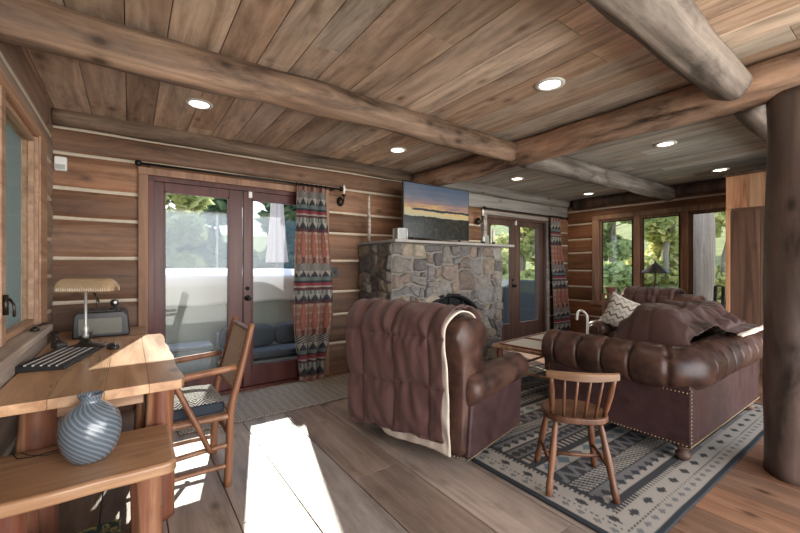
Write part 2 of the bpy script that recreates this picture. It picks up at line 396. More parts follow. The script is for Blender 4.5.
# ------------------------------------------------------------------ floor and ceiling
def planks(x0, x1, y0, y1, z0, z1, wlo, whi, mats, seed, gap=.004, splitx=None, lmin=1.6, lmax=3.4):
    r = random.Random(seed); mbs = [MB() for _ in mats]; x = x0
    while x < x1 - .02:
        w = min(r.uniform(wlo, whi), x1 - x)
        if splitx and x < splitx < x + w + .03: w = splitx - x
        y = y0 - r.uniform(0, lmax - .4)
        while y < y1:
            l = r.uniform(lmin, lmax); a = max(y, y0); b = min(y + l, y1)
            if b > a + .01:
                mbs[1 if splitx and x >= splitx - .001 else 0].box((x + gap / 2, a + gap / 3, z0), (x + w - gap / 2, b - gap / 3, z1), (r.random(), r.random(), r.random()))
            y += l
        x += w
    return mbs
fl = planks(XL - .2, XR + .2, YN, YB + .2, -.03, 0, .24, .36, ['floor', 'floor_red'], 3, .005, 1.85, 1.9, 3.8)
f0 = struct(fl[0].build('floor', 'floor', bevel=.0015, segs=1)); fl[1].build('floor_planks', 'floor_red', f0, bevel=.0015, segs=1)
MB().box((XL - .2, YN, -.09), (XR + .2, YB + .2, -.032)).build('subfloor', 'black', f0)
ce = planks(XL - .2, XR + .2, YN, YB + .2, H, H + .03, .17, .27, ['ceil', 'ceil_grey'], 11, .004, 3.22, 1.4, 4.2)
c0 = struct(ce[0].build('ceiling', 'ceil', bevel=.002, segs=1)); ce[1].build('ceiling_planks', 'ceil_grey', c0, bevel=.002, segs=1)
MB().box((XL - .2, YN, H + .032), (XR + .2, YB + .2, H + .09)).build('ceiling_deck', 'black', c0)

# ------------------------------------------------------------------ log walls
def log_wall(name, mat, horiz, plane, sgn, a0, a1, zs, openings, thick=.2, chmat='chink', grey=None):
    """courses of hewn logs between the heights zs; plane = face position, sgn = direction into the wall"""
    mb = MB(); mg = MB(); ch = MB(); r = random.Random(hash(name) % 1000 if False else len(name))
    def pt(a, d, z): return (a, plane + sgn * d, z) if horiz == 'x' else (plane + sgn * d, a, z)
    for i in range(len(zs) - 1):
        za, zb = zs[i], zs[i + 1]
        cuts = sorted({za, zb} | {q for o in openings for q in (o[2], o[3]) if za < q < zb})
        rr = (r.random(), r.random(), r.random())
        for z0, z1 in zip(cuts[:-1], cuts[1:]):
            zm = (z0 + z1) / 2; segs = [(a0, a1)]
            for o in openings:
                if o[2] < zm < o[3]:
                    ns = []
                    for s0, s1 in segs:
                        if o[1] <= s0 or o[0] >= s1: ns.append((s0, s1)); continue
                        if o[0] > s0: ns.append((s0, o[0]))
                        if o[1] < s1: ns.append((o[1], s1))
                    segs = ns
            for s0, s1 in segs:
                K = 7; prof = []
                for k in range(K):
                    z = lerp(z0, z1, k / (K - 1)); t = (z - za) / (zb - za); d = .028 * (abs(2 * t - 1) ** 4)
                    prof.append((d, z))
                vs = [pt(s, d, z) for s in (s0, s1) for d, z in prof] + [pt(s, thick, z) for s in (s0, s1) for z in (z0, z1)]
                fs = [(k, k + 1, K + k + 1, K + k) for k in range(K - 1)]
                b = 2 * K; fs += [(b, b + 1, b + 3, b + 2), (0, K, b + 2, b), (K - 1, b + 1, b + 3, 2 * K - 1)]
                fs += [tuple([b] + list(range(K)) + [b + 1]), tuple([b + 2] + list(range(K, 2 * K)) + [b + 3])]
                (mg if grey and grey(s0, s1, zm) else mb).add(vs, fs, rr)
        if i > 0:      # the chinking line below this course
            segs = [(a0, a1)]
            for o in openings:
                if o[2] - .01 < za < o[3] + .01:
                    ns = []
                    for s0, s1 in segs:
                        if o[1] <= s0 or o[0] >= s1: ns.append((s0, s1)); continue
                        if o[0] > s0: ns.append((s0, o[0]))
                        if o[1] < s1: ns.append((o[1], s1))
                    segs = ns
            for s0, s1 in segs:
                n = max(3, int((s1 - s0) / .06)); vs = []
                for k in range(n + 1):
                    a = lerp(s0, s1, k / n); w = .012 + .004 * nz(a * 2, za * 9); c = za + .012 * nz(a * 1.1, za * 5, 3)
                    vs += [pt(a, .03, c - w - .006), pt(a, .012, c - w), pt(a, .008, c), pt(a, .012, c + w), pt(a, .03, c + w + .006)]
                fs = [(k * 5 + j, k * 5 + j + 1, k * 5 + j + 6, k * 5 + j + 5) for k in range(n) for j in range(4)]
                ch.add(vs, fs)
    w = struct(mb.build(name, mat, smooth=False))
    if mg.v: mg.build('weathered_daylit_logs', 'wall_grey', w)
    ch.build('chinking', chmat, w, smooth=True)
    return w
D1 = (.06, 1.90, -.1, 2.14); D2 = (4.52, 6.32, -.1, 2.14)
log_wall('wall_back', 'wall', 'x', YB, 1, XL - .2, XR + .2, [-.1, .36, .71, .98, 1.35, 1.68, 1.93, 2.22, 2.43, 2.60], [D1, D2],
         grey=lambda a, b, z: a > 4 and False)
W1 = (1.55, 3.56, .84, 2.20)
log_wall('wall_left', 'left', 'y', XL, -1, YN, YB, [-.1, .30, .62, .92, 1.20, 1.50, 1.82, 2.12, 2.34, 2.60], [W1])
W2 = (1.42, 3.60, .60, 2.16)
log_wall('wall_right', 'wall_y', 'y', XR, 1, YN, YB, [-.1, .36, .63, .90, 1.20, 1.54, 1.79, 2.08, 2.33, 2.60], [W2])

# weathered top logs over the fireplace and far doors, daylight put into their grey
g = MB(); g.tube([(x, YB - .005, 2.50 + .008 * nz(x, 3)) for x in np.linspace(3.3, 6.95, 30)], [.085] * 30, 16, .12, seed=3)
tag(g.build('wall_log', 'wall_grey', smooth=True), 'weathered round log with daylight put into its grey colour, under the ceiling above the far glass doors', 'log')
g = MB(); g.tube([(x, YB - .02, 2.50 + .008 * nz(x, 3)) for x in np.linspace(XL + .005, 3.1, 40)], [.075] * 40, 16, .15, seed=5)
tag(g.build('wall_log', 'beam', smooth=True), 'long brown round log in the ceiling corner above the near glass doors', 'log')
g = MB(); g.box((3.35, YB - .035, 2.20), (6.9, YB + .0, 2.40)).build('trim_1', 'wall_grey', bevel=.01)['kind'] = 'structure'
g = MB(); g.tube([(XR - .02, y, 2.45 + .01 * nz(y, 4)) for y in np.linspace(.2, YB - .14, 34)], [.10] * 34, 16, .12, seed=8)
tag(g.build('wall_log', 'post', smooth=True), 'dark round log in the ceiling corner above the right-hand windows', 'log')

# ------------------------------------------------------------------ beams and post
def log(name, mat, a, b, r0, r1, label, seed, n=50, seg=28, wig=.012, wob=.16):
    A, B = Vector(a), Vector(b); pts = []; ra = []
    for i in range(n):
        t = i / (n - 1); p = A.lerp(B, t); L = (B - A).length * t
        d = Vector((nz(L * .8, seed, 1), nz(L * .8, seed, 5), nz(L * .8, seed, 9))) * wig * 2
        if abs((B - A).normalized().z) > .5: d.z = 0
        else:
            if abs((B - A).x) > abs((B - A).y): d.x = 0
            else: d.y = 0
        pts.append(p + d); ra.append(lerp(r0, r1, t) * (1 + .06 * nz(L * 1.6, seed, 2)))
    mb = MB(); mb.tube(pts, ra, seg, wob, seed=seed)
    return tag(mb.build(name, mat, smooth=True), label, 'log beam' if 'beam' in name else 'log post')
zb = 2.425
log('log_beam', 'beam', (XL - .02, 2.47, zb + .01), (3.12, 2.47, zb + .01), .112, .10, 'long brown peeled log beam crossing the ceiling from the left wall', 1)
log('log_beam', 'beam_grey', (3.33, 2.45, zb - .01), (6.95, 2.42, zb), .115, .105, 'pale grey log beam running from the cross beam to the right window wall', 2)
log('log_beam', 'beam_grey', (-.3, .74, zb), (3.08, .74, zb), .118, .108, 'thick grey log beam at the top of the picture nearest the camera', 3)
log('log_beam', 'beam_grey', (3.35, .75, zb), (5.70, .77, zb), .11, .105, 'grey log beam beyond the post, seen beside the top of the post', 4)
log('log_beam', 'girder', (3.22, -1.2, zb), (3.22, YB, zb), .125, .12, 'reddish log cross beam that rests on the round post', 5)
log('log_post', 'post', (3.325, .47, 0), (3.325, .47, 2.33), .168, .158, 'dark round log post standing at the right edge of the picture', 6, wig=.008, wob=.1, seg=36)

# ------------------------------------------------------------------ French doors
def leaf(name, x0, x1, gx0, gx1, gz0, gz1, mat, hx, hside, zt=2.08, y=YB + .03):
    t = sroot(name, ((x0 + x1) / 2, y, 0)); cx = (x0 + x1) / 2
    def B(a, b): return (a[0] - cx, a[1], a[2]), (b[0] - cx, b[1], b[2])
    m = MB()
    m.box(*B((x0, 0, .025), (gx0, .045, zt))); m.box(*B((gx1, 0, .025), (x1, .045, zt)))
    m.box(*B((gx0, .001, .025), (gx1, .044, gz0))); m.box(*B((gx0, .001, gz1), (gx1, .044, zt)))
    m.build('door_frame', mat, t, bevel=.004)
    m = MB(); m.box(*B((gx0 - .004, .018, gz0 - .004), (gx1 + .004, .026, gz1 + .004))); m.build('glass_pane', 'glass_door', t)
    m = MB(); b = .013
    for q in (((gx0, -.003, gz0), (gx0 + b, .018, gz1)), ((gx1 - b, -.003, gz0), (gx1, .018, gz1)), ((gx0, -.003, gz0), (gx1, .018, gz0 + b)), ((gx0, -.003, gz1 - b), (gx1, .018, gz1))): m.box(*B(*q))
    m.build('glazing_bead', mat, t)
    if hx is not None:
        m = MB(); h = hx - cx
        m.tube([(h, -.001, .95), (h, -.012, .95)], .030, 18); m.tube([(h, -.01, .95), (h, -.05, .95)], .010, 10); m.sphere((h, -.055, .95), .026, 16)
        m.tube([(h, -.001, 1.05), (h, -.012, 1.05)], .020, 14)
        m.build('door_handle', 'blackmetal', t, smooth=True)
    return t
leaf('door_1', .165, .955, .26, .825, .22, 1.985, 'door', None, 1)
leaf('door_2', .965, 1.80, 1.05, 1.67, .22, 1.985, 'door', 1.005, 1)
leaf('door_3', 4.66, 5.395, 4.76, 5.28, .30, 1.98, 'door_grey', 5.34, -1)
leaf('door_4', 5.405, 6.19, 5.52, 6.07, .30, 1.98, 'door_grey', None, -1)
def dframe(name, x0, x1, mat, cmat, zt=2.10):
    t = sroot(name, ((x0 + x1) / 2, YB, 0)); c = (x0 + x1) / 2; m = MB()
    m.box((x0 - c, -.01, 0), (x0 - c + .045, .2, zt)); m.box((x1 - c - .045, -.01, 0), (x1 - c, .2, zt)); m.box((x0 - c, -.012, zt - .035), (x1 - c, .2, zt + .01)); m.box((x0 - c, -.03, -.0), (x1 - c, .2, .024))
    m.build('jamb', mat, t, bevel=.003)
    m = MB(); m.box((x0 - c - .075, -.035, 0), (x0 - c, .03, zt + .01)); m.box((x1 - c, -.035, 0), (x1 - c + .075, .03, zt + .01)); m.build('side_casing', cmat, t, bevel=.004)
    m = MB(); m.box((x0 - c - .075, -.037, zt + .01), (x1 - c + .075, .03, zt + .075)); m.build('head_casing', cmat, t, bevel=.004)
dframe('trim_2', .135, 1.83, 'door', 'casing'); dframe('trim_3', 4.62, 6.24, 'door_grey', 'wall_grey')

# ------------------------------------------------------------------ windows
def wall_window(name, y0, y1, z0, z1, x, sg, fw, mat, scr=False, dark='blackmetal'):
    t = sroot(name, (x, (y0 + y1) / 2, 0)); c = (y0 + y1) / 2; a, b = y0 - c, y1 - c; m = MB(); X = lambda p, q: (min(sg * p, sg * q), max(sg * p, sg * q))
    p, q = X(.02, .07)
    for bx in (((p, a, z0), (q, a + fw, z1)), ((p, b - fw, z0), (q, b, z1)), ((p, a + fw, z0), (q, b - fw, z0 + fw)), ((p, a + fw, z1 - fw), (q, b - fw, z1))): m.box(*bx)
    m.build('window_frame', mat, t, bevel=.003)
    p, q = X(.04, .046); MB().box((p, a + fw - .003, z0 + fw - .003), (q, b - fw + .003, z1 - fw + .003)).build('glass_pane', 'glass', t)
    m = MB(); p, q = X(.012, .04); g = .012
    for bx in (((p, a + fw, z0 + fw), (q, a + fw + g, z1 - fw)), ((p, b - fw - g, z0 + fw), (q, b - fw, z1 - fw)), ((p, a + fw, z0 + fw), (q, b - fw, z0 + fw + g)), ((p, a + fw, z1 - fw - g), (q, b - fw, z1 - fw))): m.box(*bx)
    m.build('gasket', dark, t)
    if scr:
        p, q = X(.075, .077); MB().box((p, a + fw, z0 + fw), (q, b - fw, z1 - fw)).build('fly_screen', 'flyscreen', t)
    return t
wall_window('window_1', 2.72, 3.52, .885, 2.16, XL, -1, .035, 'sash', True, 'sash')
wall_window('window_5', 2.02, 2.63, .885, 2.16, XL, -1, .035, 'sash', True, 'sash')
wall_window('window_6', 1.56, 1.96, .885, 2.16, XL, -1, .035, 'sash', True, 'sash')
for i, (a, b) in enumerate([(2.95, 3.535), (2.27, 2.86), (1.46, 2.24 - .06)]):
    wall_window('window_%d' % (i + 2), a, b, .66, 2.12, XR, 1, .035, 'casing', False)
# casings and sills
m = MB(); x = XL
m.box((x - .18, 3.525, .885), (x + .004, 3.57, 2.16)); m.box((x - .0, 3.55, .70), (x + .012, 3.80, 2.19)); m.box((x - .18, 1.5, 2.165), (x + .004, 3.57, 2.2)); m.box((x - .0, 1.45, 2.17), (x + .013, 3.80, 2.225))
for a_, b_ in ((1.965, 2.015), (2.635, 2.715)): m.box((x - .09, a_, .885), (x + .0, b_, 2.165))
m.box((x - .18, 1.50, .885), (x - .003, 1.555, 2.16))
struct(m.build('trim_4', 'sash', bevel=.004))
m = MB(); m.box((x - .18, 1.5, .84), (x + .075, 3.548, .882)); m.box((x - .0, 1.5, .70), (x + .045, 3.548, .838)); struct(m.build('trim_5', 'sill', bevel=.006))
m = MB(); x = XR
for a, b in ((3.54, 3.66), (2.865, 2.945), (2.185, 2.265), (1.36, 1.455)): m.box((x - .03, a, .60), (x + .1, b, 2.13))
m.box((x - .035, 1.36, 2.125), (x + .1, 3.66, 2.2)); struct(m.build('trim_6', 'casing', bevel=.004))
m = MB(); m.box((x - .07, 1.34, .585), (x + .12, 3.68, .655)); struct(m.build('trim_7', 'casing', bevel=.006))

# window crank handles and catch
def crank(y, label):
    m = MB(); m.box((XL + .001, y - .014, 1.04), (XL + .018, y + .014, 1.14)); m.tube([(XL + .022, y, 1.12), (XL + .04, y - .01, 1.09), (XL + .042, y - .015, 1.03)], .006, 8)
    tag(m.build('window_latch', 'bronze', smooth=True), label, 'latch')
crank(2.66, 'small dark latch on the post between the panes of the left-hand window')
m = MB(); m.lathe([(.022, 0), (.024, .01), (.012, .022), (.004, .026)], (0, 0, 0), 14); m.tube([(0, 0, .02), (.03, .05, .035), (.04, .09, .03)], [.008, .007, .009], 8)
o = m.build('window_crank', 'bronze', smooth=True, loc=(XL + .03, 3.22, .883)); tag(o, 'small dark crank handle lying on the left-hand window sill', 'crank handle')

# ------------------------------------------------------------------ fireplace
FX0, FX1, FY, FZ = 2.32, 4.13, 3.42, 1.54
def fireplace():
    t = thing('fireplace', 'broad field-stone fireplace with an arched black firebox and a thin stone mantel', 'fireplace', ((FX0 + FX1) / 2, YB, 0))
    cx = (FX0 + FX1) / 2; r = random.Random(21); st = MB(); mo = MB()
    ax, aw, az, ah = 3.18, .42, .76, .17     # arch centre, half width, spring height, rise
    def inarch(x, z, e=0): 
        if abs(x - ax) > aw + e: return False
        return z < az + e + ah * max(0, 1 - ((x - ax) / (aw + e)) ** 2)
    rects = []
    def split(x0, z0, x1, z1, dep):
        w, h = x1 - x0, z1 - z0
        if (w < .36 and h < .26 and r.random() < .45) or (w < .2 and h < .17) or dep > 9: rects.append((x0, z0, x1, z1)); return
        if w > h * r.uniform(.9, 1.7): c = x0 + w * r.uniform(.36, .64); split(x0, z0, c, z1, dep + 1); split(c, z0, x1, z1, dep + 1)
        else: c = z0 + h * r.uniform(.36, .64); split(x0, z0, x1, c, dep + 1); split(x0, c, x1, z1, dep + 1)
    cols = [(.155, .143, .135), (.20, .185, .167), (.13, .122, .12), (.235, .195, .155), (.18, .143, .122), (.215, .205, .19), (.115, .108, .108), (.27, .235, .185), (.17, .163, .163), (.19, .152, .13)]
    def face(a0, a1, put, sd, hole):
        rects.clear(); split(a0, 0, a1, FZ, 0); n = 14
        for (x0, z0, x1, z1) in rects:
            c = cols[r.randrange(len(cols))]; k = r.uniform(.8, 1.2); c = tuple(q * k for q in c); bul = r.uniform(.006, .034); tx, tz = r.uniform(-.7, .7), r.uniform(-.7, .7)
            g = .006; vs = []; keep = []
            for j in range(n):
                for i in range(n):
                    u, v = i / (n - 1), j / (n - 1); x = lerp(x0 + g, x1 - g, u); z = lerp(z0 + g, z1 - g, v)
                    e = min(u, 1 - u) * (x1 - x0); f = min(v, 1 - v) * (z1 - z0); cr = min(e, f)
                    wx = .085 * nz(x * 4.5, z * 4.5, sd) + .02 * nz(x * 15, z * 15, sd); wz = .085 * nz(x * 4.5, z * 4.5, sd + 9) + .02 * nz(x * 15, z * 15, sd + 4); fz = sm(min(z, FZ - z) / .09); wz *= fz
                    wx *= sm(min(x - a0, a1 - x) / .09)
                    h = -.012 + min(1, cr / .010) * .016 + bul * min(1, cr / .014) * (1 + tx * (u - .5) + tz * (v - .5)) + .014 * nz(x * 9, z * 9, sd + 2) + .006 * nz(x * 30, z * 30, sd)
                    X = min(max(x + wx, a0), a1); vs.append(put(X, h, max(0, min(FZ, z + wz)))); keep.append((X, z + wz))
            fs = []
            for j in range(n - 1):
                for i in range(n - 1):
                    a = j * n + i; mx = (keep[a][0] + keep[a + n + 1][0]) / 2; mz = (keep[a][1] + keep[a + n + 1][1]) / 2
                    if hole and inarch(mx, mz): continue
                    fs.append((a, a + 1, a + n + 1, a + n))
            st.add(vs, fs, None, c)
    face(FX0, FX1, lambda a, h, z: (a - cx, FY - h - YB, z), 1, True)
    face(FY, YB - .01, lambda a, h, z: (FX0 - h - cx, a - YB, z), 5, False)
    face(FY, YB - .01, lambda a, h, z: (FX1 + h - cx, a - YB, z), 8, False)
    # mortar bed, opened where the firebox is
    e = .004; nx, nzv = 60, 50; vs = []; fs = []
    for j in range(nzv + 1):
        for i in range(nx + 1): vs.append((lerp(FX0, FX1, i / nx) - cx, FY + e - YB, FZ * j / nzv))
    for j in range(nzv):
        for i in range(nx):
            if not inarch(lerp(FX0, FX1, (i + .5) / nx), FZ * (j + .5) / nzv): a = j * (nx + 1) + i; fs.append((a, a + 1, a + nx + 2, a + nx + 1))
    mo.add(vs, fs); x0, x1, y0, y1 = FX0 + e - cx, FX1 - e - cx, FY + e - YB, -.012
    mo.add([(x0, y0, 0), (x0, y1, 0), (x0, y1, FZ), (x0, y0, FZ)], [(0, 1, 2, 3)]); mo.add([(x1, y0, 0), (x1, y1, 0), (x1, y1, FZ), (x1, y0, FZ)], [(0, 1, 2, 3)])
    mo.build('mortar_bed', 'mortar', t, fixn=False)
    st.build('stone_facing', 'stone', t, smooth=True)
    # mantel shelf
    m = MB(); pts = []
    for i in range(41): pts.append((lerp(FX0 - .035, FX1 + .12, i / 40) - cx, FY - .12 + .012 * nz(i * .5, 3) - YB))
    pts += [(FX1 + .12 - cx, -.012), (FX0 - .035 - cx, -.012)]
    m.prism(pts, 'z', FZ + .003, FZ + .033); m.build('mantel_shelf', 'stone_slab', t, bevel=.004)
    # firebox: arched frame, black doors, hollow box behind
    ar = [(ax + aw * q - cx, az + ah * (1 - q * q)) for q in np.linspace(1, -1, 25)]
    path = [(ax + aw - cx, FY - .015 - YB, .03)] + [(p[0], FY - .015 - YB, p[1]) for p in ar] + [(ax - aw - cx, FY - .015 - YB, .03)]
    m = MB(); m.tube(path, .028, 8); m.build('arch_frame', 'blackmetal', t, smooth=True)
    pts = [(ax - aw - cx, .03)] + [p for p in reversed(ar)] + [(ax + aw - cx, .03)]
    m = MB(); m.prism(pts, 'y', FY + .02 - YB, FY + .03 - YB); m.build('firebox_door', M['firedoor'], t)
    m = MB()
    for q in (-.21, 0, .21): m.box((ax + q - .011 - cx, FY - .004 - YB, .05), (ax + q + .011 - cx, FY + .02 - YB, az + ah * (1 - (q / aw) ** 2)))
    m.box((ax - aw - cx, FY - .002 - YB, az - .01), (ax + aw - cx, FY + .02 - YB, az + .015)); m.build('door_bars', 'blackmetal', t)
    m = MB(); m.box((FX0 + .15 - cx, FY - .42 - YB, 0), (FX1 - .15 - cx, FY - .05 - YB, .06)); m.build('hearth_slab', 'stone_slab', t, bevel=.008)
M['firedoor'] = plain('firebox_glass', (.012, .014, .016), .12, 0, .6, .1)
fireplace()
MT = FZ + .033

# ------------------------------------------------------------------ television and mantel things
t = thing('television', 'wide flat television showing a sunset, standing on the stone mantel', 'television', (3.165, 3.62, MT))
MB().box((-.545, -.0, .05), (.545, .035, .72)).build('screen_housing', 'black', t, bevel=.005)
MB().box((-.532, -.0025, .065), (.532, -.0005, .708)).build('screen', 'tv', t)
for s in (-1, 1): m = MB(); m.box((s * .38 - .012, -.09, 0), (s * .38 + .012, .10, .012)); m.box((s * .38 - .01, .0, .012), (s * .38 + .01, .03, .06)); m.build('stand_foot', 'black', t)

def candle(x, y, h, r, label, mat='wax', base='bronze'):
    t = thing('candle', label, 'candle', (x, y, MT)); m = MB()
    m.lathe([(r * 1.6, 0), (r * 1.7, .008), (r * 1.1, .02), (r * 1.3, .04)], seg=18); m.build('candle_base', base, t, smooth=True)
    m = MB(); m.lathe([(r, .04), (r, h), (r * .5, h + .006), (.002, h + .02)], seg=18); m.build('wax', mat, t, smooth=True)
t = thing('wooden_pole', 'thin mottled birch stick standing on the left end of the mantel', 'stick', (2.36, 3.97, MT))
m = MB(); m.tube([(0, 0, .012), (.006, 0, .2), (-.004, 0, .4), (0, 0, .58)], [.018, .02, .018, .014], 12, .15); m.build('stick', M['birch'] if 'birch' in M else 'wax', t, smooth=True)
m = MB(); m.lathe([(.035, 0), (.035, .012), (.02, .014)], seg=18); m.build('stick_foot', 'bronze', t, smooth=True)
def glass_block(x, y, w, h, label, mat='frost'):
    t = thing('glass_lantern', label, 'lantern', (x, y - .06, MT)); m = MB(); d = w * .35
    for a, b in ((-1, -1), (1, -1), (1, 1), (-1, 1)): m.box((a * w / 2 - .006, b * d - .006, 0), (a * w / 2 + .006, b * d + .006, h))
    m.box((-w / 2 - .006, -d - .006, 0), (w / 2 + .006, d + .006, .012)); m.box((-w / 2 - .006, -d - .006, h - .01), (w / 2 + .006, d + .006, h)); m.build('lantern_frame', 'chromed', t)
    MB().box((-w / 2 + .004, -d + .004, .013), (w / 2 - .004, d - .004, h - .012)).build('frosted_block', mat, t)
M['frost'] = plain('frosted_glass', (.30, .31, .30), .25, var=.35, scale=40)
M['chromed'] = plain('pale_metal', (.38, .38, .37), .35, .5)
glass_block(2.56, 3.66, .13, .15, 'clear rectangular glass lantern on the mantel left of the television')
candle(3.86, 3.5, .10, .018, 'short white candle on the mantel just right of the television')
t = thing('photo_frame', 'small grey photo frame on the mantel right of the television', 'photo frame', (3.98, 3.55, MT)); MB().box((-.045, 0, 0), (.045, .014, .13)).build('frame', 'chromed', t, bevel=.002); MB().box((-.033, -.002, .014), (.033, -.0005, .116)).build('picture', 'spa', t)
candle(4.08, 3.52, .21, .02, 'tall white candle at the right end of the mantel')

# ------------------------------------------------------------------ wall fittings
def sconce(x, z, label, y=YB + .0):
    t = thing('wall_sconce', label, 'sconce', (x, y, z)); m = MB()
    m.sphere((0, -.012, 0), .045, 14, 1.3); m.tube([(0, -.02, 0), (0, -.09, -.02), (0, -.11, .02), (0, -.11, .05)], [.01, .009, .009, .012], 8); m.lathe([(.012, .05), (.03, .055), (.026, .07), (.012, .075)], (0, -.11, 0), 14)
    m.build('bracket', 'bronze', t, smooth=True)
    m = MB(); m.lathe([(.012, .075), (.012, .11), (.02, .135), (.014, .165), (.003, .185)], (0, -.11, 0), 14); m.build('bulb', 'wax', t, smooth=True)
sconce(2.06, 2.06, 'bronze wall sconce with a white candle bulb, right of the near curtain')
sconce(4.40, 1.98, 'small bronze wall sconce between the television and the far doors', YB - .035)
t = thing('wall_switch', 'black switch plate on the log wall right of the near curtain', 'switch', (1.99, YB + .004, 1.21)); MB().box((-.04, -.012, -.06), (.04, 0, .06)).build('plate', 'black', t, bevel=.003); MB().box((-.012, -.02, -.02), (.012, -.012, .02)).build('toggle', 'blackmetal', t)
t = thing('motion_sensor', 'small white sensor box in the upper left corner of the log wall', 'sensor', (-.47, YB - .0, 2.06)); MB().box((-.03, -.04, 0), (.05, .0, .115)).build('housing', 'white', t, bevel=.01); MB().box((-.02, -.043, .01), (.04, -.039, .05)).build('lens', 'chromed', t)
t = thing('alarm_contact', 'tiny white alarm contact at the top of the near right door', 'sensor', (1.03, YB + .028, 2.0)); MB().box((-.018, -.022, 0), (.018, 0, .075)).build('housing', 'white', t, bevel=.003)
t = thing('alarm_contact', 'tiny white alarm contact where the two far doors meet at the top', 'sensor', (5.40, YB + .028, 1.99)); MB().box((-.016, -.022, 0), (.016, 0, .075)).build('housing', 'white', t, bevel=.003)

# ------------------------------------------------------------------ curtains on rods
RUST, MAROON, TEAL, CREAM, BLACK, RED = (.30, .12, .085), (.085, .04, .042), (.11, .135, .13), (.30, .275, .245), (.035, .035, .042), (.20, .04, .05)
def curtain_paint(u, z):
    q = ((2.17 - z) / .80 + .83) % 1.0; w = u / .17
    tri = abs((w % 1) - .5) * 2
    if q < .09: return CREAM if tri > q / .09 else BLACK
    if q < .14: return TEAL
    if q < .17: return BLACK
    if q < .215: return RED
    if q < .235: return CREAM
    if q < .27: return MAROON
    if q < .33: return CREAM if abs(tri - .5) < .22 else TEAL
    if q < .42: return BLACK if tri < (q - .33) / .09 else (TEAL if tri < .2 + (q - .33) / .09 else CREAM)
    if q < .46: return MAROON
    if q < .90:
        v = (q - .46) / .44; d = .5 + .45 * math.sin(v * 2 * PI - PI / 2)
        e = abs(tri - (.25 + .35 * d))
        if e < .07: return MAROON
        if tri < .25 + .35 * d: return (.27, .10, .072) if v < .8 else MAROON
        return (.27, .15, .11) if (int(v * 12) % 3) else (.32, .24, .20)
    return CREAM if (w * 2 + q * 30) % 1 < .5 else BLACK
def curtain(name_label, xfun, ztop, y, folds, amp, cw, parent_label, rod, rodlabel, seed):
    nu, nv = 110, 260
    def fn(u, v):
        z = lerp(.015, ztop, v); a, b = xfun(v); x = lerp(a, b, u)
        ph = u * folds * 2 * PI + .5 * nz(v * 1.6, seed)
        k = lerp(1.0, .55, v) * (1 + .25 * nz(u * 3, v * 2, seed))
        return (x + .012 * math.cos(ph * 1.0) * k, y + amp * math.sin(ph) * k + .008 * nz(u * 9, v * 5, seed), z)
    mb = MB(); mb.grid(fn, nu, nv, lambda u, v: curtain_paint(u * cw + .02 * nz(v * 3, seed), lerp(.015, ztop, v)))
    t = thing('curtain', name_label, 'curtain', (0, 0, 0), 0, None)
    o = mb.build('curtain_cloth', 'woven', t, smooth=True, solid=.004, fixn=False)
    t['group'] = 'patterned curtains beside the glass doors'
    rx0, rx1, rz = rod
    m = MB(); m.tube([(rx0, y, rz), (rx1, y, rz)], .011, 10)
    m.sphere((rx0, y, rz), .028); m.sphere((rx1, y, rz), .028)
    rt = thing('curtain_rod', rodlabel, 'curtain rod', (0, 0, 0)); m.build('rod', 'blackmetal', rt, smooth=True)
    for bx in (rx0 + .08, rx1 - .08):
        m = MB(); m.box((bx - .008, y, rz - .012), (bx + .008, YB + .005, rz + .012)); m.build('rod_bracket', 'blackmetal', rt)
    a, b = xfun(1)
    for i in range(7):
        m = MB(); c = lerp(a + .01, b - .01, i / 6); m.tube([(c, y + .018 * math.cos(k * PI / 6), rz + .018 * math.sin(k * PI / 6)) for k in range(12)], .003, 6, closed=True); m.build('curtain_ring', 'blackmetal', rt, smooth=True)
curtain('patterned curtain in rust, teal and cream beside the near glass doors',
        lambda v: (lerp(1.50, 1.44, sm(v / .3)) if v < .4 else lerp(1.44, 1.475, sm((v - .4) / .6)), lerp(1.80, 1.92, sm(v / .35)) if v < .4 else lerp(1.92, 1.83, sm((v - .4) / .6))),
        2.165, 4.03, 3.2, .036, 1.15, '', (.06, 2.02, 2.185), 'long thin black curtain rod above the near glass doors', 4)
curtain('patterned curtain in rust, grey and cream beside the far glass doors',
        lambda v: (lerp(6.30, 6.20, sm(v)), lerp(6.86, 6.50, sm(v))),
        2.165, 4.02, 3.2, .036, 1.15, '', (4.45, 6.72, 2.185), 'thin black curtain rod above the far glass doors', 9)

# ------------------------------------------------------------------ recessed ceiling lights
dl = [(.44, 3.32, 'recessed ceiling light nearest the left-hand window'), (2.37, 3.38, 'recessed ceiling light above the left end of the television'), (2.38, 1.55, 'largest recessed ceiling light, between the two nearest log beams'),
      (4.55, 3.49, 'recessed ceiling light beyond the reddish cross beam, toward the far doors'), (4.51, 1.61, 'recessed ceiling light in the grey boards left of the post'), (6.3, 1.63, 'recessed ceiling light just above the tall cabinet'), (6.5, 3.49, 'recessed ceiling light nearest the far corner of the room')]
M['lens'] = emis('lamp_lens', (1, .86, .66), 5.0)
for i, (x, y, lb) in enumerate(dl):
    t = thing('ceiling_light', lb, 'ceiling light', (x, y, H), 0, 'recessed ceiling lights')
    m = MB(); m.lathe([(.098, -.001), (.098, -.008), (.075, -.012), (.068, -.006), (.068, -.001)], seg=32, capt=False); m.build('trim_ring', 'white', t, smooth=True)
    m = MB(); m.lathe([(.068, -.003), (.066, -.006)], seg=24); m.build('lens', 'lens', t)
    ld = bpy.data.lights.new('lamp', 'SPOT'); ld.energy = 9; ld.color = (1, .80, .58); ld.spot_size = 2.5; ld.spot_blend = .8; ld.shadow_soft_size = .06
    lo = bpy.data.objects.new('lamp', ld); COL.objects.link(lo); lo.parent = t; lo.location = (0, 0, -.03)

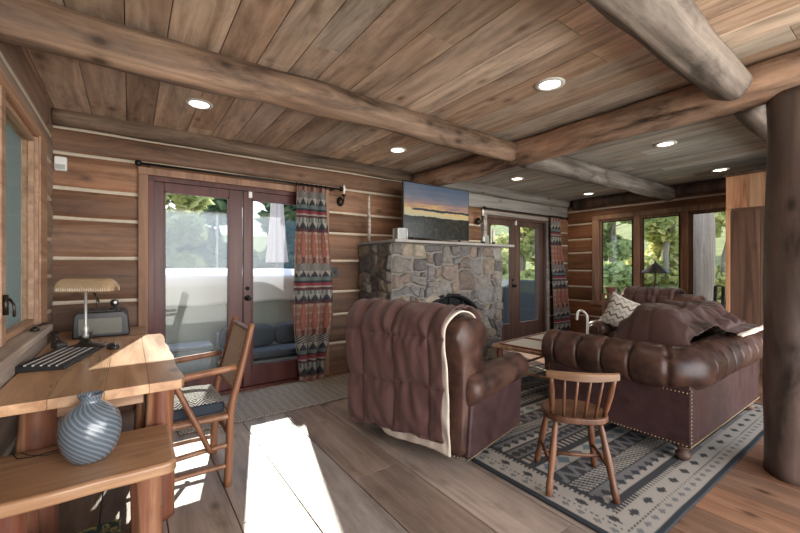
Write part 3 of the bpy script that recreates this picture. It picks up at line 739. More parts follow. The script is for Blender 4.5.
# ------------------------------------------------------------------ rugs
def rug_paint(x, y, X0, X1, Y0, Y1):
    a = min(x - X0, X1 - x); b = min(y - Y0, Y1 - y); e = min(a, b)
    CH, CR, GR, DK = (.035, .04, .045), (.37, .335, .285), (.17, .165, .16), (.05, .05, .052)
    if e < .035: return CH
    s, p = (y, a) if a < b else (x, b)      # along and across the border
    if e < .23:
        q = (e - .035) / .195
        if .40 < q < .86: 
            d = abs((s / .17) % 1 - .5) * 2; w = abs(q - .62) / .22
            if d * 1.3 + w < .62: return DK
            if .95 < d * 1.3 + w < 1.05: return CR
            return CR if ((s / .17 + .5) % 1 - .5) or True else GR
        if q < .36: d = abs((s / .085) % 1 - .5) * 2; return GR if abs(q - .2) / .12 + d * 1.3 < .8 else CR
        return DK if (s / .03) % 1 < .5 else CR
    if e < .26: return DK
    f = y - Y0 - .26; u = x
    band = int(f / .115); g = (f / .115) % 1; k = band % 6
    if g < .10: return DK
    if k == 0: return DK if abs(g - .55) < .10 + .16 * math.sin(u / .09 * 2 * PI) else (GR if g > .5 else CR)
    if k == 1: return DK if (u / .035 + g * 2) % 1 < .5 else CR
    if k == 2: return GR if abs(abs((u / .12) % 1 - .5) * 2 - g) < .28 else DK
    if k == 3: return (.13, .17, .19) if abs((u / .15) % 1 - .5) * 2 + abs(g - .55) * 2 < .8 else CR
    if k == 4: return CR if g > .45 and (u / .05) % 1 < .5 else DK
    return DK if abs(math.sin(u / .07 * PI)) * .6 > abs(g - .55) * 2 else GR
RX0, RX1, RY0, RY1 = 1.83, 4.75, .745, 2.96
m = MB(); m.grid(lambda u, v: (lerp(RX0, RX1, u), lerp(RY0, RY1, v) + .004 * nz(u * 9, 2), .006 + .0010 * nz(u * 30, v * 30)), 290, 250, lambda u, v: rug_paint(lerp(RX0, RX1, u), lerp(RY0, RY1, v), RX0, RX1, RY0, RY1))
o = m.build('area_rug', 'woven', None, smooth=True, solid=.008, fixn=False); o['label'] = 'large grey and cream rug with geometric kilim pattern under the sofa'; o['category'] = 'rug'; o.location.z = 0
def mat_paint(x, y):
    a = (x / .024) % 1 < .5; b = (y / .024) % 1 < .5
    return (.48, .43, .36) if (a ^ b) else (.12, .10, .085)
m = MB(); m.grid(lambda u, v: (lerp(.30, 2.25, u), lerp(3.30, 4.03, v) + .006 * nz(u * 9, 5), .007 + .003 * abs(math.sin(u * 2.17 / .024 * PI)) ), 272, 93, lambda u, v: mat_paint(lerp(.30, 2.25, u), lerp(3.3, 4.03, v)))
tag(m.build('door_mat', 'woven', None, smooth=True, solid=.005, fixn=False), 'long flat woven beige and grey runner in front of the near glass doors', 'rug')

# ------------------------------------------------------------------ leather upholstery
def roll_sweep(mb, path, r, n_ang=40, sp=.2, depth=.02, buttons=True, zs=1.0, off=.1):
    """a padded roll along the path, pinched at intervals and buttoned on top"""
    P = [Vector(p) for p in path]; L = [0]
    for a, b in zip(P[:-1], P[1:]): L.append(L[-1] + (b - a).length)
    vs = []; n = len(P)
    for i in range(n):
        T = (P[min(i + 1, n - 1)] - P[max(i - 1, 0)]).normalized(); B = T.cross(Vector((0, 0, 1))).normalized(); s = L[i] + off
        ds = abs((s / sp) % 1 - .5) * 2; ds = (1 - ds) * sp / 2
        for k in range(n_ang):
            a = 2 * PI * k / n_ang; q = r - depth * math.exp(-(ds / .009) ** 2) * (1 if math.sin(a) > -.75 else .2) + .006 * nz(s * 6, math.cos(a) * 2, math.sin(a) * 2)
            q += .005 * (1 - math.exp(-(ds / .05) ** 2)) 
            if buttons:
                for (ba, so) in ((PI / 2, .5), (PI / 2 - .75, 0), (PI / 2 + .75, 0)):
                    d2 = (((s / sp + so + .5) % 1) - .5) * sp; da = (a - ba + PI) % (2 * PI) - PI
                    q -= .018 * math.exp(-(d2 * d2 + (da * r) ** 2) / .0006)
            vs.append(P[i] + B * math.cos(a) * q + Vector((0, 0, 1)) * math.sin(a) * q * zs)
    fs = []
    for i in range(n - 1):
        for k in range(n_ang):
            a = i * n_ang + k; b = i * n_ang + (k + 1) % n_ang; fs.append((a, a + n_ang, b + n_ang, b))
    # domed ends
    for e, sg in ((0, -1), (n - 1, 1)):
        T = (P[1] - P[0]).normalized() if e == 0 else (P[-1] - P[-2]).normalized(); base = e * n_ang; prev = base
        for f in range(1, 4):
            o = len(vs); q = math.cos(f * .45)
            for k in range(n_ang): c = P[e]; vs.append(c + (Vector(vs[base + k]) - c) * q + T * sg * .05 * math.sin(f * .45))
            for k in range(n_ang): fs.append((prev + k, prev + (k + 1) % n_ang, o + (k + 1) % n_ang, o + k))
            prev = o
        fs.append(tuple(prev + k for k in range(n_ang)))
    mb.add(vs, fs)
def puff(mb, x0, x1, y0, y1, z0, z1, bul=.03, n=18, p=5.0):
    """soft cushion: a rounded, slightly domed block"""
    cx, cy, cz = (x0 + x1) / 2, (y0 + y1) / 2, (z0 + z1) / 2; a, b, c = (x1 - x0) / 2, (y1 - y0) / 2, (z1 - z0) / 2
    vs = []; fs = []; m = 2 * n
    for j in range(n + 1):
        th = PI * j / n - PI / 2
        for i in range(m):
            ph = 2 * PI * i / m; x, y, z = math.cos(th) * math.cos(ph), math.cos(th) * math.sin(ph), math.sin(th)
            k = (abs(x) ** p + abs(y) ** p + abs(z) ** p) ** (-1 / p); X, Y, Z = x * k, y * k, z * k
            vs.append((cx + X * (a + bul * (1 - Y * Y) * (1 - Z * Z)), cy + Y * (b + bul * (1 - X * X) * (1 - Z * Z)), cz + Z * (c + bul * (1 - X * X) * (1 - Y * Y)) + .004 * nz(X * 3 + cx, Y * 3 + cy)))
    for j in range(n):
        for i in range(m): A = j * m + i; B = j * m + (i + 1) % m; fs.append((A, B, B + m, A + m))
    mb.add(vs, fs)
def slab_profile(mb, prof, y0, y1, n=20, rnd=.05):
    vs = []; cx = sum(p[0] for p in prof) / len(prof); cz = sum(p[1] for p in prof) / len(prof); m = len(prof); rings = []
    ys = [(y0, .9), (y0 + rnd * .3, .97)] + [(lerp(y0 + rnd, y1 - rnd, i / n), 1) for i in range(n + 1)] + [(y1 - rnd * .3, .97), (y1, .9)]
    for y, k in ys:
        for p in prof: vs.append((cx + (p[0] - cx) * k + .004 * nz(y * 6, p[0] * 5, p[1] * 5), y, cz + (p[1] - cz) * (k + (1 - k) * .5)))
    fs = [(i * m + k, i * m + (k + 1) % m, (i + 1) * m + (k + 1) % m, (i + 1) * m + k) for i in range(len(ys) - 1) for k in range(m)]
    fs += [tuple(reversed(range(m))), tuple(range((len(ys) - 1) * m, len(ys) * m))]; mb.add(vs, fs)
def closed_smooth(pts, n):
    P = [Vector((p[0], 0, p[1])) for p in pts]; m = len(P); out = []
    for i in range(n):
        t = i / n * m; k = int(t) % m; t -= int(t); a, b, c, d = P[(k - 1) % m], P[k], P[(k + 1) % m], P[(k + 2) % m]
        v = .5 * ((2 * b) + (c - a) * t + (2 * a - 5 * b + 4 * c - d) * t * t + (3 * b - a - 3 * c + d) * t ** 3); out.append((v.x, v.z))
    return out
def nails(mb, a, b, sp=.022, r=.006):
    A, B = Vector(a), Vector(b); n = max(2, int((B - A).length / sp))
    for i in range(n + 1):
        c = A.lerp(B, i / n); mb.lathe([(r * math.cos(q) + 1e-5, r * math.sin(q)) for q in (-1.4, -.7, 0, .7, 1.4)], c, 6)

def armchair(label, loc, rz):
    t = thing('armchair', label, 'armchair', loc, rz)
    m = MB(); m.prism([(-.37, .055), (.40, .055), (.42, .40), (-.37, .44)], 'y', -.43, .43); m.build('body', 'leather_flat', t, bevel=.025, segs=4)
    prof = closed_smooth([(-.37, .08), (-.375, .40), (-.375, .66), (-.415, .76), (-.44, .84), (-.37, .92), (-.22, .935), (-.085, .88), (-.06, .77), (-.12, .70), (-.10, .45), (-.10, .15)], 60)
    m = MB(); slab_profile(m, prof, -.46, .44); m.build('backrest', 'leather', t, smooth=True)
    for s in (-1, 1):
        m = MB(); roll_sweep(m, [(x, s * .43, .485 + .012 * math.sin(x * 3)) for x in np.linspace(-.30, .43, 40)], .104, 30, .6, .004, False, .95)
        a = m.build('armrest', 'leather', t, smooth=True)
        m = MB(); m.prism([(-.35, .06), (.41, .06), (.43, .47), (-.30, .49)], 'y', s * .43 - .055, s * .43 + .055); m.build('arm_panel', 'leather_flat', t, bevel=.02, segs=3)
        m = MB(); m.lathe([(.07, -.0), (.06, .010), (.02, .016)], (0, 0, 0), 24); q = m.build('scroll_button', 'leather', a, smooth=True, loc=(.478, s * .43, .485)); q.rotation_euler = (0, PI / 2, 0)
    m = MB(); puff(m, -.20, .44, -.34, .34, .36, .47, .02); m.build('seat_cushion', 'leather', t, smooth=True)
    m = MB(); nails(m, (-.365, -.488, .07), (.41, -.488, .07)); m.build('nailhead_trim', 'brass', t, smooth=True, fixn=False)
    m = MB(); nails(m, (-.375, -.44, .07), (-.375, .44, .07)); m.build('nailhead_trim', 'brass', t, smooth=True, fixn=False)
    m = MB(); m.tube([(.27 * math.cos(a), .27 * math.sin(a), .020) for a in np.linspace(0, 2 * PI, 40)[:-1]], .018, 10, closed=True); m.lathe([(.05, .01), (.05, .06)], seg=18); m.box((-.27, -.03, .012), (.27, .03, .03)); m.box((-.03, -.27, .012), (.03, .27, .03)); m.build('swivel_base', 'blackmetal', t, smooth=False, bevel=.004)
    return t
ch1 = armchair('brown leather armchair seen from behind in the middle of the room', (1.945, 2.225, .013), math.radians(13))
ch2 = copy_tree(ch1); ch2.location = (5.12, 2.0, .013); ch2.rotation_euler = (0, 0, PI); ch2['label'] = 'brown leather armchair in front of the right-hand windows'
ch1['group'] = ch2['group'] = 'brown leather armchairs'

# quilted throws
def path_resample(pts, n):
    P = catmull([(p[0], 0, p[1]) for p in pts], 200); L = [0]
    for a, b in zip(P[:-1], P[1:]): L.append(L[-1] + (b - a).length)
    out = []; j = 0
    for i in range(n):
        s = L[-1] * i / (n - 1)
        while j < len(L) - 2 and L[j + 1] < s: j += 1
        out.append(P[j].lerp(P[j + 1], (s - L[j]) / max(1e-6, L[j + 1] - L[j])))
    return out, L[-1]
def drape(mb, pts, y0, y1, nu, nv, sp, th, wr, col, seed, base=0.0, side=lambda u, v: (0, 0, 0), cu=.5, cv=.3):
    P, LL = path_resample(pts, nv); W_ = y1 - y0
    def fn(u, v):
        j = min(nv - 1, int(round(v * (nv - 1)))); p = P[j]; T = P[min(j + 1, nv - 1)] - P[max(j - 1, 0)]; N = Vector((T.z, 0, -T.x)).normalized()
        a = u * W_ / sp + cu + .06 * nz(v * 3, seed); b = v * LL / sp + cv + .06 * nz(u * 3, seed, 4)
        da = (.5 - abs(a % 1 - .5)) * sp; db = (.5 - abs(b % 1 - .5)) * sp; d = min(da, db)
        h = base + th * (1 - math.exp(-d / .035)) if th else base
        h += wr * (nz(u * W_ * 9 + v * 3, v * LL * 3.5, seed) + .5 * nz(u * W_ * 24 + v * 5, v * LL * 8, seed)) * (1 if th == 0 else min(1, d / .02))
        h += wr * .35 * math.exp(-db / .06) * math.sin(u * W_ * 80 + 9 * nz(u * 3, b, seed)) + wr * .5 * math.sin(u * W_ * 34 + v * LL * 22 + 6 * nz(u * 4, v * 4, seed))
        e = side(u, v); return (p.x + N.x * h + e[0], lerp(y0, y1, u) + e[1], p.z + N.z * h + e[2])
    mb.grid(fn, nu, nv, (lambda u, v: tuple(c * (1 + .10 * nz(u * 5, v * 7, seed)) for c in col)))
QB = (.115, .056, .050)
back = [(-.10, .50), (-.10, .70), (-.08, .88), (-.18, .965), (-.34, .965), (-.455, .895), (-.465, .78), (-.45, .65), (-.44, .48), (-.44, .32), (-.44, .19)]
t = thing('quilted_throw', 'large brown quilted throw over the back of the armchair in the middle', 'blanket', ch1.location, ch1.rotation_euler.z)
def side1(u, v):      # the left end wraps round the corner and hangs lower
    k = sm((u - .80) / .20); s = sm((v - .4) / .6); return (k * .13 - .03 * s * (1 - k) * (1 - u), -k * .05 + .03 * (1 - u) * 0, -k * .05 - .11 * s * u - .008 * math.sin(u * 19) * s)
m = MB(); drape(m, back, -.395, .69, 170, 230, .31, .032, .010, QB, 3, .012, side1, .62, .12); m.build('quilt_top', 'quilt', t, smooth=True, solid=.006, fixn=False)
b2 = back[:-1] + [(-.43, .15), (-.43, .07)]
def side2(u, v):
    k = sm((u - .9) / .1); s = sm((v - .5) / .5); return (k * .08 + .02 * s, -.0, .012 * s * math.sin(u * 9) + s * .12 * sm((u - .55) / .3))
m = MB(); drape(m, b2, -.384, .56, 60, 120, .3, 0, .006, (.5, .5, .5), 8, -.004, side2); m.build('fleece_lining', 'sherpa', t, smooth=True, solid=.010, fixn=False); t.children[-1]['label'] = 'cream fleece underside showing at the hem'
t = thing('quilted_throw', 'dark brown throw draped over the top of the armchair by the right-hand windows', 'blanket', ch2.location, ch2.rotation_euler.z)
fr = [(-.05, .49), (-.11, .62), (-.07, .78), (-.09, .89), (-.20, .965), (-.34, .965), (-.455, .895), (-.47, .78), (-.44, .66)]
m = MB(); drape(m, fr, -.34, .22, 90, 110, .26, .022, .010, (.060, .026, .022), 5, .012); m.build('quilt_top', 'quilt', t, smooth=True, solid=.006, fixn=False)
m = MB(); drape(m, fr, -.365, -.335, 6, 110, .26, 0, .003, (.5, .5, .5), 5, .014); m.build('fleece_edge', 'sherpa', t, smooth=True, solid=.01, fixn=False)
for th in [o for o in bpy.data.objects if o.name.startswith('quilted_throw')]: pass

# ------------------------------------------------------------------ sofa (back and left arm towards the camera)
SX, SY = 3.72, 1.40
t = thing('sofa', 'brown leather roll-arm sofa with tufted rolls, standing on the rug beside the post', 'sofa', (SX, SY, .012)); sofa = t
hw = .81; rr_ = .145; zc = .588
pth = []
for y in np.linspace(.50, -.30, 110): pth.append((-hw + .05, y, zc))
for a in np.linspace(0, PI / 2, 34)[1:]: pth.append((-hw + .05 + .14 * (1 - math.cos(a)), -.30 - .14 * math.sin(a), zc))
for x in np.linspace(-hw + .19, hw - .19, 180)[1:]: pth.append((x, -.44, zc))
for a in np.linspace(0, PI / 2, 34)[1:]: pth.append((hw - .19 + .14 * math.sin(a), -.44 + .14 * (1 - math.cos(a)), zc))
for y in np.linspace(-.30, .50, 90)[1:]: pth.append((hw - .05, y, zc))
m = MB(); roll_sweep(m, [Vector(p) for p in pth], rr_, 48, .19, .017); m.build('tufted_roll', 'leather', t, smooth=True)
m = MB(); m.box((-hw, -.5, .10), (-hw + .13, .5, .50)); m.build('arm_panel', 'leather_flat', t, bevel=.012)
m = MB(); m.box((hw - .13, -.5, .10), (hw, .5, .50)); m.build('arm_panel', 'leather_flat', t, bevel=.012)
m = MB(); m.box((-hw + .131, -.5, .10), (hw - .131, -.36, .50)); m.build('back_panel', 'leather_flat', t, bevel=.006)
m = MB(); m.box((-hw + .131, -.359, .10), (hw - .131, .46, .28)); m.build('seat_base', 'leather_flat', t, bevel=.01)
for s in (-1, 1):
    m = MB(); puff(m, min(0, s * .66), max(0, s * .66), -.25, .49, .285, .46, .01); m.build('seat_cushion', 'leather', t, smooth=True)
    m = MB(); puff(m, min(s * .01, s * .60), max(s * .01, s * .60), -.27, -.08, .45, .85, .02, p=3); m.build('back_cushion', 'leather', t, smooth=True)
m = MB(); nails(m, (-hw, -.503, .12), (-hw, -.503, .47)); nails(m, (-hw - .001, -.5, .115), (-hw - .001, .5, .115)); nails(m, (-hw, -.502, .115), (hw, -.502, .115)); nails(m, (-hw - .001, -.48, .455), (-hw - .001, .5, .455))
m.build('nailhead_trim', 'brass', t, smooth=True, fixn=False)
for sx in (-1, 1):
    for sy in (-1, 1):
        m = MB(); m.lathe([(.025, 0), (.042, .015), (.045, .04), (.028, .06), (.05, .085), (.05, .10)], (sx * (hw - .06), sy * .44, 0), 20); m.build('bun_foot', 'cab_dark', t, smooth=True)
# throw over the sofa cushions
t = thing('quilted_throw', 'dark brown quilted throw heaped over the back cushions of the sofa', 'blanket', (SX, SY, .012))
def mound(u, v):
    x = lerp(-.67, .66, u); y = lerp(.34, -.66, v)
    # path across the sofa: seat, up the cushions, over, down onto the roll, outside
    K = [(.38, .475), (.22, .50), (.12, .60), (.05, .78), (-.07, .90), (-.22, .91), (-.34, .80), (-.44, .765), (-.55, .73), (-.62, .62), (-.625, .50)]
    k = v * (len(K) - 1); i = min(int(k), len(K) - 2); f = k - i; f2 = f; a, b = K[i], K[i + 1]; y, z = lerp(a[0], b[0], f2), lerp(a[1], b[1], f2)
    if v > .64:       # on the left half the throw stops before the roll
        pass
    edge = sm(u / .10); z = lerp(min(z, .58), z, edge) if v < .7 else z
    h = .06 * nz(x * 3.2, v * 4, 2) + .035 * nz(x * 8, v * 10, 4)
    da = (.5 - abs((x / .28 + .06 * nz(v * 4, 1)) % 1 - .5)) * .28; db = (.5 - abs((v * 4.2 + .08 * nz(x * 3, 2)) % 1 - .5)) * .28
    h += .030 * (1 - math.exp(-min(da, db) / .035)); h += .008 * nz(x * 30, v * 22, 8)
    damp = .35 if v > .7 else 1
    return (x + .02 * nz(v * 6, x * 2), y - (h * damp + .012) * (.9 if z < .9 and v > .5 else -.5 if v < .4 else 0), z + (h * damp + .014) * (1 if v < .85 else .2))
m = MB(); vv = 0
nu, nv = 150, 190
m.grid(mound, nu, nv, lambda u, v: (.055, .024, .020))
# trim the overhang on the left half so the tufted roll shows there
keep = [f for f in m.f if not ((min(f) // nu) / nv > .665 + .012 * math.sin((min(f) % nu) * .09) and (min(f) % nu) / nu < .50 + .10 * math.sin((min(f) // nu) / nv * 9)) and (min(f) // nu) / nv < .80]
m.r = [m.r[0]] * len(keep); m.f = keep
o = m.build('quilt_top', 'quilt', t, smooth=True, solid=.006, fixn=False)
m = MB(); m.grid(lambda u, v: (lambda q: (q[0] - .0, q[1], q[2] + .004))(mound(lerp(.50, .99, v), .795 + .03 * (u - .5))), 6, 60)
m.build('fleece_edge', 'sherpa', t, smooth=True, solid=.014, fixn=False)

# zigzag pillow on the far armchair
def pil_paint(u, v):
    a = (u + v) / 2; b = (u - v); z = (v * 5.5 + abs((u * 5) % 1 - .5) * 1.1) % 1
    return (.11, .07, .055) if z < .30 and (int(v * 5.5 + abs((u * 5) % 1 - .5) * 1.1) % 2 == 0) else ((.24, .23, .20) if z < .30 else (.47, .43, .37))
t = thing('throw_pillow', 'cream square pillow with a brown zigzag pattern, leaning on the far armchair', 'pillow', (4.90, 2.20, .70)); m = MB()
for sg in (-1, 1):
    m.grid(lambda u, v: ((u - .5) * .42 * (1 - .10 * (1 - (2 * v - 1) ** 2)), sg * .075 * ((1 - (2 * u - 1) ** 2) * (1 - (2 * v - 1) ** 2)) ** .45, (v - .5) * .42 * (1 - .10 * (1 - (2 * u - 1) ** 2))), 70, 70, pil_paint)
m.build('pillow_cover', 'woven', t, smooth=True, fixn=False); t.rotation_euler = (math.radians(-12), math.radians(24), math.radians(-62))

# ------------------------------------------------------------------ small windsor chair
t = thing('windsor_chair', 'small low-backed wooden spindle chair standing on the rug beside the sofa', 'chair', (2.145, 1.245, .012), math.radians(44)); t.scale = (.96, .94, 1.015)
m = MB(); pts = []
for i in range(48):
    a = 2 * PI * i / 48; c, s = math.cos(a), math.sin(a); pts.append((.17 * (abs(c) ** .75) * (1 if c > 0 else -1), (.185 - .012 * c) * (abs(s) ** .75) * (1 if s > 0 else -1)))
m.prism(pts, 'z', .385, .42); m.build('seat', 'windsor', t, bevel=.009, segs=3)
for sx, sy in ((1, 1), (1, -1), (-1, 1), (-1, -1)):
    a = Vector((sx * .11, sy * .125, .39)); b = Vector((sx * .20, sy * .185, 0)); P = [b.lerp(a, q) for q in np.linspace(0, 1, 14)]
    R_ = [.017, .020, .022, .017, .018, .0195, .021, .0215, .021, .019, .016, .018, .014, .012]; m = MB(); m.tube(P, R_, 14); m.build('leg', 'windsor', t, smooth=True)
for sy in (1, -1):
    m = MB(); m.tube([(-.168, sy * .163, .15), (0, sy * .163, .152), (.168, sy * .163, .15)], [.008, .013, .008], 10); m.build('stretcher', 'windsor', t, smooth=True)
m = MB(); m.tube([(0, -.16, .152), (0, 0, .152), (0, .16, .152)], [.008, .013, .008], 10); m.build('stretcher', 'windsor', t, smooth=True)
def crestx(y): return -.245 + .045 * (y / .19) ** 2
for i, y in enumerate((-.158, -.095, -.032, .032, .095, .158)):
    post = i in (0, 5); b = Vector((-.135 + (.03 if post else 0), y * .92, .41)); a = Vector((crestx(y * 1.1), y * 1.08, .655)); m = MB()
    if post: m.tube([b.lerp(a, q) for q in (0, .3, .6, .85, 1)], [.011, .016, .018, .014, .011], 12)
    else: m.tube([b.lerp(a, q) for q in (0, .5, 1)], [.007, .0095, .007], 10)
    m.build('back_post' if post else 'spindle', 'windsor', t, smooth=True)
m = MB(); pr = []
for i in range(31): y = lerp(-.20, .20, i / 30); pr.append(y)
vs = []; fs = []
for y in pr:
    x = crestx(y); hh = .027 - .006 * (abs(y) / .2) ** 2
    vs += [(x - .013, y, .665 - hh * .8), (x + .010, y, .665 - hh * .8), (x + .012, y, .665 + hh * .6), (x + .003, y, .665 + hh), (x - .012, y, .665 + hh * .7)]
for i in range(30):
    for k in range(5): fs.append((i * 5 + k, i * 5 + (k + 1) % 5, (i + 1) * 5 + (k + 1) % 5, (i + 1) * 5 + k))
fs += [(0, 1, 2, 3, 4), (154, 153, 152, 151, 150)]; m.add(vs, fs); m.build('crest_rail', M['crest'] if 'crest' in M else 'windsor', t, smooth=False, bevel=.003)

# ------------------------------------------------------------------ coffee table with tiles
t = thing('coffee_table', 'rustic wooden coffee table with pale inset panels between the armchair and the sofa', 'coffee table', (3.74, 2.44, .012), math.radians(6)); a, b = .58, .35
m = MB(); m.box((-a, -b, .415), (a, b, .448)); m.build('table_top', 'coffee', t, bevel=.008)
for i, (x0, x1) in enumerate(((-.52, -.10), (-.02, .40))):
    m = MB(); m.box((x0, -.24, .449), (x1, .26, .458)); o = m.build('inset_panel', 'drywhite', t, bevel=.003)
    m = MB(); e = .022
    for bx in (((x0 - e, -.24 - e, .449), (x1 + e, -.24, .463)), ((x0 - e, .26, .449), (x1 + e, .26 + e, .463)), ((x0 - e, -.24, .449), (x0, .26, .463)), ((x1, -.24, .449), (x1 + e, .26, .463))): m.box(*bx)
    m.build('panel_rim', 'redwood', o, bevel=.002)
for sx in (-1, 1):
    for sy in (-1, 1):
        m = MB(); m.tube([(sx * (a - .07), sy * (b - .06), z) for z in np.linspace(0, .414, 8)], .032, 14, .12, seed=sx + 2 * sy); m.build('leg', 'coffee' if sy < 0 else 'redwood', t, smooth=True)
for sy in (-1, 1):
    m = MB(); m.tube([(-a + .07, sy * (b - .06), .17), (a - .07, sy * (b - .06), .17)], .014, 10); m.build('stretcher', 'coffee', t, smooth=True)
for sx in (-1, 1):
    m = MB(); m.tube([(sx * (a - .07), -b + .06, .20), (sx * (a - .07), b - .06, .20)], .014, 10); m.build('stretcher', 'coffee', t, smooth=True)
m = MB(); m.tube([(3.93, 2.42, .49), (4.02, 2.62, .50), (4.10, 2.74, .482)], [.007, .010, .006], 8)
tag(m.build('back_scratcher', 'wax', smooth=True), 'thin pale curved stick lying on the coffee table', 'stick')
# ------------------------------------------------------------------ desk, bench and their things
DZ = .75
t = thing('desk', 'pine plank desk with bark-edged log legs under the left-hand window', 'desk', (-.13, 2.8, 0))
def P2(x, y): return (x + .13, y - 2.8)
m = MB(); rr = random.Random(2); xs = [-.455, -.27, -.09, .07, .21]
for i in range(4):
    x0, x1 = xs[i], xs[i + 1]; pts = [P2(x0 + .0006, 2.05 + .006 * nz(x0 * 9)), P2(x1 - .0006, 2.05 + .006 * nz(x1 * 9))]
    if i == 3: pts += [P2(x1 - .004 + .012 * nz(y * 4, 7), y) for y in np.linspace(2.1, 3.5, 24)]
    pts += [P2(x1 - .0006, 3.55), P2(x0 + .0006, 3.55)]
    if i == 3: pts[1] = P2(x1 - .012, 2.05); pts[-2] = P2(x1 - .015, 3.55)
    m.prism(pts, 'z', DZ - .042, DZ)
m.build('desk_top', 'desk', t, bevel=.0012)
for k, (x, y) in enumerate(((.125, 2.305), (-.33, 2.305), (.12, 3.38), (-.34, 3.38))):
    m = MB(); X, Y = P2(x, y); m.tube([(X + .008 * nz(z * 3, k), Y, z) for z in np.linspace(0, DZ - .043, 22)], .062, 20, .3, seed=k); m.build('log_leg', 'bark', t, smooth=True)
m = MB(); m.box((*P2(-.27, 2.29), .60), (*P2(.055, 2.32), DZ - .043)); m.build('apron', 'coffee', t, bevel=.003)
m = MB(); m.box((*P2(-.27, 3.42), .58), (*P2(.05, 3.45), DZ - .043)); m.build('apron', 'coffee', t, bevel=.003)
t = thing('side_shelf', 'low wooden ledge in the corner behind the desk, carrying the printer', 'shelf', (-.16, 3.85, 0)); m = MB(); m.box((-.30, -.265, .70), (.27, .27, .748)); m.build('shelf_top', 'coffee', t, bevel=.004)
for sx in (-.27, .24):
    for sy in (-.23, .23): m = MB(); m.box((sx - .02, sy - .02, 0), (sx + .02, sy + .02, .70)); m.build('leg', 'coffee', t)

t = thing('bench', 'low pine slab bench with log legs in front of the desk', 'bench', (-.155, 2.06, 0)); BZ = .50
m = MB(); pts = [(-.30, -.29), (.30, -.305)]; pts = [(x, -.295 + .007 * nz(x * 7, 5)) for x in np.linspace(-.30, .285, 20)] + [(.31, -.27)] + [(.31 + .006 * nz(y * 6, 2), y) for y in np.linspace(-.2, .13, 8)] + [(.30, .165), (-.30, .165)]
m.prism(pts, 'z', BZ - .05, BZ); m.build('bench_top', 'bench', t, bevel=.014, segs=4)
for k, (x, y) in enumerate(((.215, -.12), (-.215, -.12), (.215, .09), (-.215, .09))):
    m = MB(); m.tube([(x + .006 * nz(z * 3, k + 9), y, z) for z in np.linspace(0, BZ - .051, 18)], .058, 20, .3, seed=k + 7); m.build('log_leg', 'bark', t, smooth=True)

# glass jar
t = thing('glass_vase', 'round blue swirled glass vase with a short neck on the low bench', 'vase', (-.13, 1.985, BZ)); m = MB()
prof = [(.045, 0), (.075, .006), (.105, .04), (.122, .085), (.126, .125), (.118, .165), (.095, .20), (.06, .222), (.045, .232), (.043, .244), (.050, .256), (.053, .262), (.047, .262), (.040, .250), (.038, .235), (.06, .213), (.09, .19), (.11, .16), (.117, .12), (.10, .05), (.05, .015), (.001, .012)]
Pp = catmull([(a, 0, b) for a, b in prof], 90); m.lathe([(max(.0008, p.x * .82), p.z) for p in Pp], seg=64, capt=False); o = m.build('vase_body', 'swirl', t, smooth=True); o.location.z = 0
# eyeglasses
t = thing('eyeglasses', 'thin black wire eyeglasses on the low bench left of the blue vase', 'eyeglasses', (-.34, 2.14, BZ), math.radians(5)); m = MB()
m.tube([(-.05, .05, .016), (-.03, .0, .006), (.02, -.012, .004), (.10, .004, .004), (.125, .01, .006)], .0022, 6); m.tube([(-.02, .02, .02), (.0, .0, .012), (.05, -.03, .004), (.11, -.03, .005)], .0018, 6)
m.build('temple', 'blackmetal', t, smooth=True)
for dy in (0, .055):
    m = MB(); m.tube([(.13 + .004 * math.sin(q), .01 - dy + .024 * math.cos(q), .020 + .017 * math.sin(q)) for q in np.linspace(0, 2 * PI, 20)[:-1]], .0016, 6, closed=True); m.build('lens_rim', 'blackmetal', t, smooth=True)

# banker's lamp
t = thing('desk_lamp', "bronze banker's desk lamp with a ribbed amber glass shade", 'lamp', (-.235, 3.20, DZ), math.radians(-30)); m = MB()
m.lathe([(.105, 0), (.108, .008), (.085, .02), (.05, .028), (.028, .05), (.018, .065)], seg=32, sy=.8); m.build('lamp_base', 'bronze', t, smooth=True)
m = MB(); m.lathe([(.012, .06), (.020, .08), (.013, .10), (.022, .125), (.012, .145), (.009, .17), (.008, .36), (.012, .365)], seg=18); m.build('lamp_stem', 'chromed', t, smooth=True)
m = MB(); m.tube([(.0, 0, .37), (.0, .0, .40), (.02, 0, .415)], .008, 8); m.tube([(.03, 0, .40), (.10, -.03, .30), (.085, -.02, .31)], .006, 8); m.tube([(.085, -.03, .40), (.085, -.03, .27)], .0018, 6); m.build('lamp_arm', 'bronze', t, smooth=True)
m = MB(); L_ = .175
def shade(u, v):
    a = lerp(-.10, PI + .10, u); s = lerp(-1, 1, v); k = (1 - max(0, (abs(s) - .72) / .28) ** 2.2) ** .5 if abs(s) < 1 else .12; k = max(k, .12)
    rib = .0022 * math.sin(v * 2 * PI * 34); r = (.062 + rib) * k; return (s * L_ + .01, math.cos(a) * (r + .012), .375 + math.sin(a) * (r + .012))
m.grid(shade, 30, 240); 
M['amber'] = NT('amber_ribbed_glass').fin((.48, .34, .20), .25); _p = M['amber'].node_tree.nodes['Principled BSDF'] if 'Principled BSDF' in M['amber'].node_tree.nodes else None
if _p: _p.inputs['Transmission Weight'].default_value = .35
m.build('lamp_shade', 'amber', t, smooth=True, solid=.003, fixn=False)
